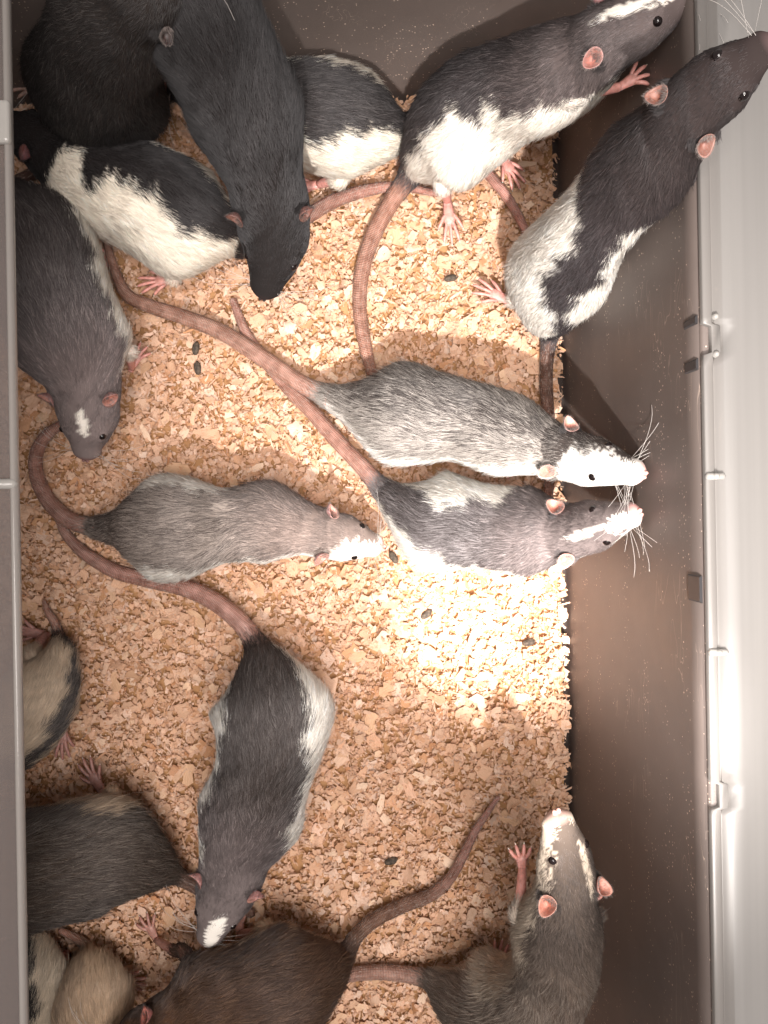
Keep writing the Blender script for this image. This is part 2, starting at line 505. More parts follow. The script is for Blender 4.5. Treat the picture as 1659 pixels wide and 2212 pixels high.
for v_ in (690, 770):
    y = tub_y(v_)
    m2 = MB()
    tube(m2, [(x_in + .55, y, RIM_Z + .40), (x_in + .55, y, RIM_Z + .58)], [.17, .12], n=4, seg=8, up=(1, 0, 0))
    m2.build('stud', M_EDGE, rail)
# ---------------------------------------------------------------- clear lid half at the left
lid = link('sliding_cover', None); lid.rotation_euler.z = ROT
tag(lid, 'hazy clear plastic lid pushed back over the left side of the tub', 'lid')
LZ = 19.2
xe = P(42, 1106, LZ)[0]
mb = MB()
mb.box((xe - 22, -50, LZ - .12), (xe - .32, 34, LZ + .12))
mb.build('panel', M_LID, lid, smooth=False)
mb = MB()
tube(mb, [(xe - .17, -50, LZ), (xe - .17, 34, LZ)], [.17, .17], n=3, seg=10, flat=1.7)
mb.build('edge_bead', clear_material('lid_edge', (.36, .33, .31), 0.12, 0.15), lid)


def lid_y(v):
    return P(20, v, LZ)[1] - math.sin(ROT) * xe


mb = MB()
tube(mb, [(xe - 22, lid_y(1045), LZ + .16), (xe - 8, lid_y(1045), LZ + .16), (xe - .12, lid_y(1045), LZ + .16)], [.23, .23, .23], n=6, seg=10)
mb.build('rib', M_EDGE, lid)
mb = MB()
y_a, y_b = lid_y(318), lid_y(226)
mb.box((xe - 2.2, y_a, LZ + .125), (xe + .06, y_b, LZ + .5))
hinge = mb.build('catch', M_EDGE, lid, smooth=False)
bv = hinge.modifiers.new('bevel', 'BEVEL'); bv.width = 0.0015; bv.segments = 3

# ---------------------------------------------------------------- bedding
WOOD = np.array([(.71, .468, .305), (.76, .535, .375), (.65, .40, .24), (.80, .60, .455), (.60, .345, .185), (.73, .49, .335), (.53, .28, .14)])


def ground_z(x, y):
    return .28 * np.sin(x * .31 + 1) * np.cos(y * .23) + .16 * np.sin(x * .83 + y * .61) + .10 * np.sin(y * 1.3 - x * .4)


def inside(x, y, m=0.0):
    ok = (x > X0 + m) & (x < X1 - m) & (y > Y0 + m) & (y < Y1 - m)
    r = CORNER
    for cx, cy, sx, sy in ((X1 - r, Y1 - r, 1, 1), (X0 + r, Y1 - r, -1, 1), (X0 + r, Y0 + r, -1, -1), (X1 - r, Y0 + r, 1, -1)):
        c = ((x - cx) * sx > 0) & ((y - cy) * sy > 0) & (np.hypot(x - cx, y - cy) > r - m)
        ok &= ~c
    return ok


NU, NV = 5, 3
FACES = np.array([(i * NV + j, i * NV + j + 1, (i + 1) * NV + j + 1, (i + 1) * NV + j) for i in range(NU - 1) for j in range(NV - 1)])


def flakes(nf, lmed, lsig, asp, tilt, curl, rs):
    """local flake grids: (nf, 12, 3) rotated, without position"""
    L = np.clip(np.exp(rs.randn(nf) * lsig + math.log(lmed)), lmed * .3, lmed * 2.6)
    W = L * rs.uniform(asp[0], asp[1], nf)
    u = np.linspace(-.5, .5, NU); v = np.linspace(-.5, .5, NV)
    U, V = np.meshgrid(u, v, indexing='ij')
    U = np.tile(U.ravel(), (nf, 1)); V = np.tile(V.ravel(), (nf, 1))
    jit = 0.13
    U = U + rs.uniform(-jit, jit, U.shape); V = V + rs.uniform(-.24, .24, V.shape)
    V *= (1 - rs.uniform(0, .8, (nf, 1)) * np.abs(U))             # narrower ends
    k = rs.uniform(-1, 1, (nf, 1)) * curl                          # bend along the length
    k2 = rs.uniform(-1, 1, (nf, 1)) * curl * .8
    x = U * L[:, None]; y = V * W[:, None]
    a = k * U * 2.0
    z = .6 * k * L[:, None] * (U ** 2) + k2 * W[:, None] * V ** 2 + rs.uniform(-.10, .10, U.shape) * W[:, None]
    x = x * (1 - .25 * np.abs(a))
    p = np.stack([x, y, z], -1)
    yaw = rs.uniform(0, 2 * math.pi, nf); th = np.abs(rs.randn(nf)) * tilt; ax = rs.uniform(0, 2 * math.pi, nf)
    c, s = np.cos(yaw), np.sin(yaw)
    q = p.copy(); q[..., 0] = c[:, None] * p[..., 0] - s[:, None] * p[..., 1]; q[..., 1] = s[:, None] * p[..., 0] + c[:, None] * p[..., 1]
    kx, ky = np.cos(ax), np.sin(ax)                                # tilt about a horizontal axis
    ct, st = np.cos(th)[:, None], np.sin(th)[:, None]
    dot = (q[..., 0] * kx[:, None] + q[..., 1] * ky[:, None]) * (1 - ct)
    cr = np.stack([ky[:, None] * q[..., 2], -kx[:, None] * q[..., 2], kx[:, None] * q[..., 1] - ky[:, None] * q[..., 0]], -1)
    r = q * ct[..., None] + cr * st[..., None]
    r[..., 0] += kx[:, None] * dot; r[..., 1] += ky[:, None] * dot
    return r, np.stack([U, V, np.tile(rs.rand(nf, 1) * 40, (1, U.shape[1]))], -1), L


def bed_mesh():
    rs = np.random.RandomState(3)
    P_, T_, C_ = [], [], []
    for nf, lmed, lsig, asp, tilt, curl, top in ((14000, .54, .42, (.38, .80), .28, 1.0, .08), (36000, .31, .38, (.30, .95), .45, 1.4, .15), (36000, .42, .45, (.06, .22), .42, 1.8, .20), (22000, .16, .35, (.35, 1), .7, .9, .18)):
        x = rs.uniform(X0, X1, nf); y = rs.uniform(Y0, Y1, nf)
        g, t, L = flakes(nf, lmed, lsig, asp, tilt, curl, rs)
        ok = inside(x, y, 0.10 + .14 * rs.rand(nf) + .16 * (1 + np.sin(y * 2.1 + 1.7 * np.sin(y * .7)) * np.cos(y * 5.3)))
        x, y, g, t, L = x[ok], y[ok], g[ok], t[ok], L[ok]
        edge = np.clip(1 - (X1 - x) / .9, 0, 1)
        z = edge * .35 * (np.sin(y * 3.1) * np.cos(y * 1.3) + .3) + ground_z(x, y) - .54 * rs.rand(len(x)) ** 1.2 + top * rs.rand(len(x))
        g = g + np.stack([x, y, z], -1)[:, None]
        lim = X1 + SLOPE * np.maximum(g[..., 2], 0) - .04                # nothing pokes through the walls
        g[..., 0] = np.minimum(g[..., 0], lim); g[..., 1] = np.minimum(g[..., 1], Y1 + SLOPE * np.maximum(g[..., 2], 0) - .04)
        c = WOOD[rs.choice(len(WOOD), len(x), p=[.27, .24, .15, .12, .04, .16, .02])] * rs.uniform(.88, 1.08, (len(x), 1)) * np.array([1.0, .98, 1.03]) * np.array([1, .98, .97]) ** rs.randn(len(x), 1)
        P_.append(g); T_.append(t); C_.append(c)
    g = np.concatenate(P_); t = np.concatenate(T_); c = np.concatenate(C_)
    nf = len(g); nv = NU * NV
    me = bpy.data.meshes.new('wood_shavings')
    me.vertices.add(nf * nv); me.vertices.foreach_set('co', (g / 100).astype(np.float32).ravel())
    fc = (FACES[None] + (np.arange(nf) * nv)[:, None, None]).reshape(-1, 4)
    # bedding mass below the loose flakes
    me.loops.add(fc.size); me.loops.foreach_set('vertex_index', fc.ravel().astype(np.int32))
    me.polygons.add(len(fc)); me.polygons.foreach_set('loop_start', np.arange(0, fc.size, 4, dtype=np.int32)); me.polygons.foreach_set('loop_total', np.full(len(fc), 4, dtype=np.int32))
    me.polygons.foreach_set('use_smooth', np.ones(len(fc), dtype=bool))
    a = me.attributes.new('pigment', 'FLOAT_COLOR', 'POINT')
    cc = np.concatenate([np.repeat(c, nv, axis=0), np.ones((nf * nv, 1))], 1)
    a.data.foreach_set('color', np.clip(cc, 0, .9).astype(np.float32).ravel())
    b = me.attributes.new('tube', 'FLOAT_VECTOR', 'POINT'); b.data.foreach_set('vector', t.reshape(-1, 3).astype(np.float32).ravel())
    me.materials.append(M_WOOD); me.update(calc_edges=True)
    return me


bedding = link('wood_shavings', bed_mesh()); bedding.rotation_euler.z = ROT
tag(bedding, 'loose layer of pale pine wood shavings covering the tub floor', 'bedding', kind='stuff')
mb = MB()                                              # packed mass under the loose layer
gx, gy = np.linspace(X0 + .4, X1 - .5, 60), np.linspace(Y0 + .4, Y1 - .5, 100)
GX, GY = np.meshgrid(gx, gy, indexing='ij')
GZ = ground_z(GX, GY) - .58
mb.add(np.stack([GX, GY, GZ], -1).reshape(-1, 3), [(i * 100 + j, (i + 1) * 100 + j, (i + 1) * 100 + j + 1, i * 100 + j + 1) for i in range(59) for j in range(99)], 0, (.50, .28, .135))
o = mb.build('packed_shavings', M_WOOD, bedding); o['kind'] = 'stuff'
# 300 large shavings picked out one by one
rs = np.random.RandomState(11)
bank = []
for k in range(24):
    g, t, L = flakes(1, 1.05, .28, (.38, .8), .08, .7, rs)
    m2 = MB(); m2.add(g[0], [tuple(f) for f in FACES.tolist()], 0, np.clip(WOOD[[1, 3, 0, 3, 5, 1][k % 6]] * rs.uniform(.92, 1.12), 0, .88), t[0])
    ob = m2.build('wood_shaving', M_WOOD, bedding); bank.append(ob)
ci, si = math.cos(-ROT), math.sin(-ROT)
cnt = 0
spots = []
while cnt < 300:
    p = P(rs.uniform(50, 1215), rs.uniform(215, 2205), 0)
    x, y = p[0] * ci - p[1] * si, p[0] * si + p[1] * ci
    if not inside(np.array([x]), np.array([y]), .9)[0] or any((x - a) ** 2 + (y - b) ** 2 < 1.0 for a, b in spots):
        continue
    spots.append((x, y))
    if cnt < 24:
        ob = bank[cnt]
    else:
        ob = bank[cnt % 24].copy(); col.objects.link(ob); ob.parent = bedding
    ob.location = (x / 100, y / 100, (ground_z(x, y) + rs.uniform(-.12, .12)) / 100)
    ob.rotation_euler = (rs.randn() * .22, rs.randn() * .22, rs.uniform(0, 6.28))
    s = rs.uniform(.7, 1.1); ob.scale = (s, s, s)
    cnt += 1

# droppings
DROPS = [((423, 752), 80, 'dark dropping just above another one beside the left tails, half under a shaving'), ((426, 794), 95, 'dark dropping just below another one beside the left tails'),
         ((975, 598), 10, 'dark dropping beside the hind foot of the piebald climbing rat'), ((922, 1328), 40, 'dark dropping in the brightest patch of shavings, left of the broken one'),
         ((1143, 1388), 15, 'broken brown dropping in the brightest patch near the right wall'), ((845, 1862), 20, 'dark dropping half buried in the lower middle of the bedding'),
         ((850, 1204), 120, 'dark dropping between the brownish grey rat\'s pink nose and the white flanked rat')]
for (u, v), a, lab in DROPS:
    m2 = MB()
    p = P(u, v, .35); d = np.array([math.cos(math.radians(a)), math.sin(math.radians(a)), .06]) * .42
    tube(m2, [-d, -d * .5 + (0, 0, .03), d * .4 + (0, 0, .05), d], [.13, .22, .24, .10], n=10, seg=9)
    o = m2.build('dropping', M_DROP, None)
    q = P(u, v, .35); o.location = (q[0] / 100, q[1] / 100, (float(ground_z(q[0], q[1])) + .10) / 100)
    tag(o, lab, 'dropping', 'droppings on the shavings')

# ---------------------------------------------------------------- rats
PINK = np.array((.62, .30, .26)); EARC = np.array((.43, .285, .26)); TAILC = np.array((.42, .225, .175)); WHITE = np.array((.88, .82, .74))
HLEN = ([0, .6, 1, 2, 3, 4, 5, 6, 6.7, 7.3, 8, 9, 9.6, 10], [.80, .88, .88, .84, .80, .76, .70, .60, .50, .42, .33, .24, .14, .06])
RATIO0 = [1, 1, .96, .94, .94, .95, .96, .86, .88, .9, .9]


class Body:
    """lofted animal trunk from tail root (t=0) to nose (t=10)"""
    def __init__(self, pts, up, roll, ground, ratio=None):
        arr = []
        for k, p in enumerate(pts):
            u, v, z, w = p[:4]
            w *= {8: 1.05, 9: 1.18, 10: 1.5}.get(k, 1.0)
            c = P(u, v, z); wc = w * (H - z) / F
            ra = (ratio or RATIO0)[k]
            arr.append([*c, wc, wc * ra, roll if np.isscalar(roll) else np.interp(k, *roll)])
        self.n = 401
        A = catmull(arr, self.n)
        self.t = np.linspace(0, 10, self.n)
        self.c = A[:, :3]; self.w = np.maximum(A[:, 3], .12); self.h = np.maximum(A[:, 4], .12)
        tip = np.clip((10 - self.t) / .45, 0, 1); tip = np.sqrt(1 - (1 - tip) ** 2) * .85 + .15
        self.w = self.w * tip; self.h = self.h * tip
        T = unit(np.gradient(self.c, axis=0))
        ker = np.hanning(83); ker /= ker.sum()                # soften the bends so that neighbouring rings never cross
        Tp = np.vstack([np.repeat(T[:1], 41, 0), T, np.repeat(T[-1:], 41, 0)])
        T = unit(np.stack([np.convolve(Tp[:, q], ker, 'valid') for q in range(3)], 1))
        U = np.tile(np.asarray(up, float), (self.n, 1))
        D = unit(U - (U * T).sum(1, keepdims=True) * T)
        S = np.cross(T, D)
        r = np.radians(A[:, 5])[:, None]
        self.T = T; self.D = D * np.cos(r) + S * np.sin(r); self.S = np.cross(T, self.D)
        self.ground = ground

    def at(self, t, arr):
        x = np.clip(np.asarray(t, float) / 10 * (self.n - 1), 0, self.n - 1.001)
        i = x.astype(int); f = x - i
        if arr.ndim == 2:
            f = f[..., None]
        return arr[i] * (1 - f) + arr[i + 1] * f

    def pos(self, t, ph):
        t = np.asarray(t, float); ph = np.asarray(ph, float)
        a = np.abs(np.degrees(ph))
        g = lambda x, m, s: np.exp(-((x - m) / s) ** 2)
        m = 1 + .19 * g(t, 1.9, .72) * g(a, 98, 36) + .11 * g(t, 5.1, .52) * g(a, 100, 38) - .12 * g(t, 3.7, .75) * g(a, 95, 38) - .04 * g(t, 4.3, .5) * g(a, 0, 40) - .05 * g(t, 6.3, .4) + .05 * g(t, 7.7, .4) * g(a, 105, 35) \
            - .08 * g(t, 9.2, .45) * g(a, 90, 40) + .08 * g(t, 8.15, .22) * g(a, 55, 16) + .13 * g(t, 9.45, .28) * g(a, 105, 34) - .05 * g(t, 8.75, .25) * g(a, 45, 40) + .06 * g(t, 7.7, .35) * g(a, 100, 30)
        w = self.at(t, self.w) * m; h = self.at(t, self.h) * m
        # slightly boxy trunk section, flatter belly
        sn, cs = np.sin(ph), np.cos(ph)
        low = np.where(cs < 0, .92, 1.0)
        p = self.at(t, self.c) + self.at(t, self.S) * (sn * w)[..., None] + self.at(t, self.D) * (cs * h * low)[..., None]
        if self.ground:
            p[..., 2] = np.where(p[..., 2] < .35, .35 - .12 * (1 - np.exp(-(.35 - p[..., 2]))), p[..., 2])
        return p

    def normal(self, t, ph):
        e = .02
        dt = self.pos(np.clip(t + .06, 0, 10), ph) - self.pos(np.clip(t - .06, 0, 10), ph)
        dp = self.pos(t, ph + e) - self.pos(t, ph - e)
        nrm = np.cross(dp, dt)
        nn = unit(nrm)
        out = self.pos(t, ph) - self.at(t, self.c)
        s = np.sign((nn * out).sum(-1, keepdims=True)); s[s == 0] = 1
        return nn * s


def paw(mb, wrist, head, up, size, ntoe, spread, colr, rad=.32):
    """palm and separate, jointed toes of unequal length"""
    wrist = np.asarray(wrist, float); head = unit(head); up = unit(np.asarray(up, float) - np.dot(up, head) * head)
    side = np.cross(head, up)
    pl = size * .52
    tube(mb, [wrist - head * .25, wrist + head * pl * .35, wrist + head * pl * .8, wrist + head * pl], [rad * .72, rad * .95, rad * 1.22, rad * .95], n=9, seg=9, mat=1, colr=colr, flat=.55, up=up)
    size = size * .92
    lens = {5: [.36, .50, .55, .50, .34], 4: [.42, .52, .50, .40]}[ntoe]
    for k in range(ntoe):
        x = (k - (ntoe - 1) / 2) / ((ntoe - 1) / 2)
        a = math.radians(spread) * x
        d = head * math.cos(a) + side * math.sin(a)
        back = .22 if ntoe == 5 and abs(x) > .9 else 0
        b = wrist + head * pl * (.88 - back) + side * x * rad * .95
        L = size * lens[k]
        tr = max(.11, rad * .36)
        tube(mb, [b - d * .1, b + d * L * .4 + up * .09, b + d * L * .8 + up * .02, b + d * L - up * .06], [tr, tr * .95, tr * .9, tr * .55], n=8, seg=6, mat=1, colr=colr, up=up)
        e = b + d * L - up * .05
        tube(mb, [e, e + d * .12 - up * .06], [tr * .4, .02], n=3, seg=5, mat=1, colr=(.7, .6, .52), up=up)


def ear(mb, base, axis, face, L, W, colr, inner):
    """thin oval cup, slightly pointed at its outer end, rim rolled forward"""
    axis = unit(axis); face = unit(np.asarray(face) - np.dot(face, axis) * axis); side = np.cross(axis, face)
    nr, na = 8, 22
    ctr = base + axis * L * .26 + face * .10
    rho = np.linspace(0.08, 1, nr)[:, None]; th = np.linspace(0, 2 * math.pi, na, endpoint=False)[None]
    ax = np.cos(th) * (1 + .10 * np.cos(th)); sd = np.sin(th) * (1 - .16 * np.cos(th))
    dep = .95 * W * (rho ** 2.0) + .16 * W * np.cos(2 * th + .6) * rho ** 2 - .14 * L * rho * np.cos(th) * .5
    fr = ctr + axis * (rho * ax * L * .5)[..., None] + side * (rho * sd * W)[..., None] + face * (dep - .62 * W)[..., None]
    bk = fr - face * (.09 - .05 * rho)[..., None] * np.ones_like(fr)
    fr, bk = fr.reshape(-1, 3), bk.reshape(-1, 3)
    k = nr * na
    f = [(i * na + j, i * na + (j + 1) % na, (i + 1) * na + (j + 1) % na, (i + 1) * na + j) for i in range(nr - 1) for j in range(na)]
    f.append(tuple(range(na))[::-1])
    fb = [tuple(x + k for x in q[::-1]) for q in f]
    o = (nr - 1) * na
    fe = [(o + j, o + (j + 1) % na, o + (j + 1) % na + k, o + j + k) for j in range(na)]
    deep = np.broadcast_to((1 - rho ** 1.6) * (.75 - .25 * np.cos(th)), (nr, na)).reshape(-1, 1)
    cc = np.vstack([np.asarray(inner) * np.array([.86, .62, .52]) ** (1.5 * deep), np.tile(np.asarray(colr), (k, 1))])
    mb.add(np.vstack([fr, bk]), f + fb + fe, 1, np.clip(cc, 0, .95))


def fur_curves(name, body, spec, parent, origin, nh, colour_at, eyes, legs=(), tail=None, ears=()):
    rs = np.random.RandomState(spec['seed'])
    # sample the trunk by area
    tg = np.linspace(.02, 9.9, 130); pg = np.linspace(-math.pi, math.pi, 90)
    TT, PP = np.meshgrid((tg[1:] + tg[:-1]) / 2, (pg[1:] + pg[:-1]) / 2, indexing='ij')
    e = body.pos(TT, PP)
    dt = body.pos(TT + .035, PP) - body.pos(TT - .035, PP); dp = body.pos(TT, PP + .03) - body.pos(TT, PP - .03)
    area = np.linalg.norm(np.cross(dt, dp), axis=-1)
    nr = body.normal(TT, PP)
    view = unit(np.array([0, 0, H]) - e)
    facing = (nr * view).sum(-1)
    wgt = area * np.where(facing > -.25, 1.0, .12) * np.interp(TT, [0, 6.5, 7.5, 10], [1, 1.1, 2.0, 2.6])
    wgt = wgt.ravel() / wgt.sum()
    idx = rs.choice(wgt.size, nh, p=wgt)
    t = TT.ravel()[idx] + (rs.rand(nh) - .5) * (tg[1] - tg[0]); ph = PP.ravel()[idx] + (rs.rand(nh) - .5) * (pg[1] - pg[0])
    t = np.clip(t, .02, 9.92)
    root = body.pos(t, ph); nrm = body.normal(t, ph)
    keep = np.ones(nh, bool)
    for ec in eyes:
        keep &= np.linalg.norm(root - ec, axis=1) > .20
    t, ph, root, nrm = t[keep], ph[keep], root[keep], nrm[keep]; nh = len(t)
    T = body.at(t, body.T); S = body.at(t, body.S); D = body.at(t, body.D)
    side = np.sin(ph)
    flow = -T - D * (.22 * np.abs(side))[:, None]
    # clumped waves in the coat
    q = root - body.at(t, body.c) + np.stack([t * 2, ph * 1.0, t * 0], 1)
    cl = noise3(q, 5.5, spec['seed'] + 1) * .16 + noise3(q, 1.6, spec['seed'] + 2) * .20 + rs.randn(nh) * .15
    flow = unit(flow + np.cross(nrm, T) * cl[:, None])
    flow = unit(flow - (flow * nrm).sum(1, keepdims=True) * nrm)
    L = np.interp(t, *HLEN) * spec.get('coat', 1.0) * rs.uniform(.6, 1.2, nh)
    guard = rs.rand(nh) < .05
    c = colour_at(t, ph, rs.rand(nh), rs, root)
    L = L * np.where(c.mean(1) > .45, .78, 1.0)                # white belly fur is shorter
    L = np.where(guard, L * np.interp(t, [5.0, 7.2], [1.55, 1.1]), L)
    lift = np.interp(t, [6, 7.6], [.20, .14]) + np.abs(rs.randn(nh)) * .08 + noise3(q, 4.5, spec['seed'] + 3) * .07
    lift = np.clip(np.where(guard, lift + .10, lift), .07, .8)
    K = 5
    k = np.linspace(0, 1, K)[None, :, None]
    up = np.sin(lift)[:, None, None] * (k - .42 * k ** 2)
    pts = root[:, None] - nrm[:, None] * .03 + L[:, None, None] * (flow[:, None] * np.cos(lift)[:, None, None] * k + nrm[:, None] * up)
    pts[..., 2] -= (.05 * L)[:, None] * k[0, :, 0] ** 2
    pts[..., 2] = np.maximum(pts[..., 2], .15) if body.ground else pts[..., 2]
    c = c * np.exp(rs.randn(nh, 1) * np.interp(t, [5.5, 7.5], [.12, .21])[:, None]) * (1 + .10 * noise3(q, 6.0, spec['seed'] + 5))[:, None]
    for pth, rd, lc in legs:                                # short coat on the upper part of each limb
        A = catmull(np.column_stack([np.array(pth), rd]), 60)
        m = 1700
        i = rs.randint(0, 44, m); an = rs.uniform(0, 2 * math.pi, m)
        Tl = unit(np.gradient(A[:, :3], axis=0))[i]
        s1 = unit(np.cross(Tl, [.1, .2, 1])); s2 = np.cross(s1, Tl)
        nl = s1 * np.sin(an)[:, None] + s2 * np.cos(an)[:, None]
        rt = A[i, :3] + nl * A[i, 3:4]
        Ll = rs.uniform(.25, .55, m) * np.interp(i, [0, 26, 44], [1, 1, .3])
        fl = unit(Tl + rs.randn(m, 3) * .15)
        pl = rt[:, None] + Ll[:, None, None] * (fl[:, None] * k + nl[:, None] * .25 * (k - .5 * k ** 2))
        pts = np.concatenate([pts, pl]); c = np.concatenate([c, lc * rs.uniform(.85, 1.1, (m, 1))])
        t = np.concatenate([t, np.full(m, 7.2)]); nrm = np.concatenate([nrm, nl]); nh += m
    for p0, ax, fc, eL, eW, dv, lc in ears:                 # coat rising round the ear root, fine fuzz on the ear itself
        sd = np.cross(ax, fc)
        m = 650
        an = rs.uniform(0, 2 * math.pi, m); rr = rs.uniform(.30, .62, m)
        rt = p0 + sd * (np.cos(an) * rr * 1.1)[:, None] + np.cross(dv, sd) * (np.sin(an) * rr * .8)[:, None] - dv * .12 - fc * .12
        fl = unit(ax * .9 + dv * .35 + rs.randn(m, 3) * .22)
        pl = rt[:, None] + rs.uniform(.22, .5, m)[:, None, None] * (fl[:, None] * k - dv * .12 * k ** 2)
        m2_ = 420
        th = rs.uniform(0, 2 * math.pi, m2_); rho = np.sqrt(rs.uniform(.2, 1, m2_))
        ct = p0 + ax * eL * .26 + fc * .10
        dep = .95 * eW * rho ** 2 + .16 * eW * np.cos(2 * th + .6) * rho ** 2 - .07 * eL * rho * np.cos(th)
        r2 = ct + ax * (rho * np.cos(th) * (1 + .10 * np.cos(th)) * eL * .5)[:, None] + sd * (rho * np.sin(th) * (1 - .16 * np.cos(th)) * eW)[:, None] + fc * (dep - .62 * eW)[:, None]
        f2 = unit(ax * .8 + sd * np.sin(th)[:, None] * .5 + fc * rs.uniform(-.2, .6, m2_)[:, None] + rs.randn(m2_, 3) * .25)
        p2 = r2[:, None] + rs.uniform(.08, .2, m2_)[:, None, None] * f2[:, None] * k
        pts = np.concatenate([pts, pl, p2])
        c = np.concatenate([c, lc * rs.uniform(.7, 1.25, (m, 1)), (lc * .4 + np.array([.40, .33, .30]) * .6) * rs.uniform(.7, 1.2, (m2_, 1))])
        t = np.concatenate([t, np.full(m, 7.4), np.full(m2_, 9.5)]); nrm = np.concatenate([nrm, np.tile(unit(dv + ax * .4), (m, 1)), np.tile(fc, (m2_, 1))]); nh += m + m2_
    if tail is not None:                                     # furred tail root, then sparse short bristles
        A = catmull(np.column_stack([np.array(tail[0]), tail[1]]), 300)
        arc = np.concatenate([[0], np.cumsum(np.linalg.norm(np.diff(A[:, :3], axis=0), axis=1))])
        m1, m2_ = 1500, int(80 * arc[-1])
        dist = np.concatenate([np.abs(rs.randn(m1)) * .9, rs.uniform(.5, arc[-1] - .1, m2_)])
        i = np.clip(np.searchsorted(arc, dist), 0, 299); m = len(i); an = rs.uniform(0, 2 * math.pi, m)
        Tl = unit(np.gradient(A[:, :3], axis=0))[i]
        s1 = unit(np.cross(Tl, [.1, .2, 1])); s2 = np.cross(s1, Tl)
        nl = s1 * np.sin(an)[:, None] + s2 * np.cos(an)[:, None]
        rt = A[i, :3] + nl * A[i, 3:4] * .97
        Ll = np.where(np.arange(m) < m1, rs.uniform(.25, .6, m) * np.exp(-dist * .5), rs.uniform(.12, .28, m))
        fl = unit(Tl + rs.randn(m, 3) * .12)
        pl = rt[:, None] + Ll[:, None, None] * (fl[:, None] * k + nl[:, None] * .25 * (k - .4 * k ** 2))
        tc_ = np.where((np.arange(m) < m1)[:, None], tail[2], np.array([.42, .33, .28])) * rs.uniform(.8, 1.15, (m, 1))
        pts = np.concatenate([pts, pl]); c = np.concatenate([c, tc_])
        t = np.concatenate([t, np.where(np.arange(m) < m1, 6.5, 9.0)]); nrm = np.concatenate([nrm, nl]); nh += m
    cu = bpy.data.hair_curves.new(name)
    cu.add_curves([K] * nh)
    cu.attributes['position'].data.foreach_set('vector', ((pts - origin) / 100).astype(np.float32).ravel())
    ra = cu.attributes.get('radius') or cu.attributes.new('radius', 'FLOAT', 'POINT')
    base = np.interp(t, [5.8, 7.8, 9.0, 9.45], [.0084, .0074, .0070, .0050]) * rs.uniform(.8, 1.25, nh)
    rad = base[:, None] * np.array([1, 1, .85, .6, .12])[None]
    ra.data.foreach_set('value', (rad / 100).astype(np.float32).ravel())
    ca = cu.attributes.new('pigment', 'FLOAT_COLOR', 'CURVE')
    ca.data.foreach_set('color', np.concatenate([np.clip(c, .004, .93), np.ones((nh, 1))], 1).astype(np.float32).ravel())
    na = cu.attributes.new('lie', 'FLOAT_VECTOR', 'CURVE')
    na.data.foreach_set('vector', unit(nrm + .25 * rs.randn(nh, 3)).astype(np.float32).ravel())
    cu.materials.append(M_FUR)
    return link(name, cu, parent)


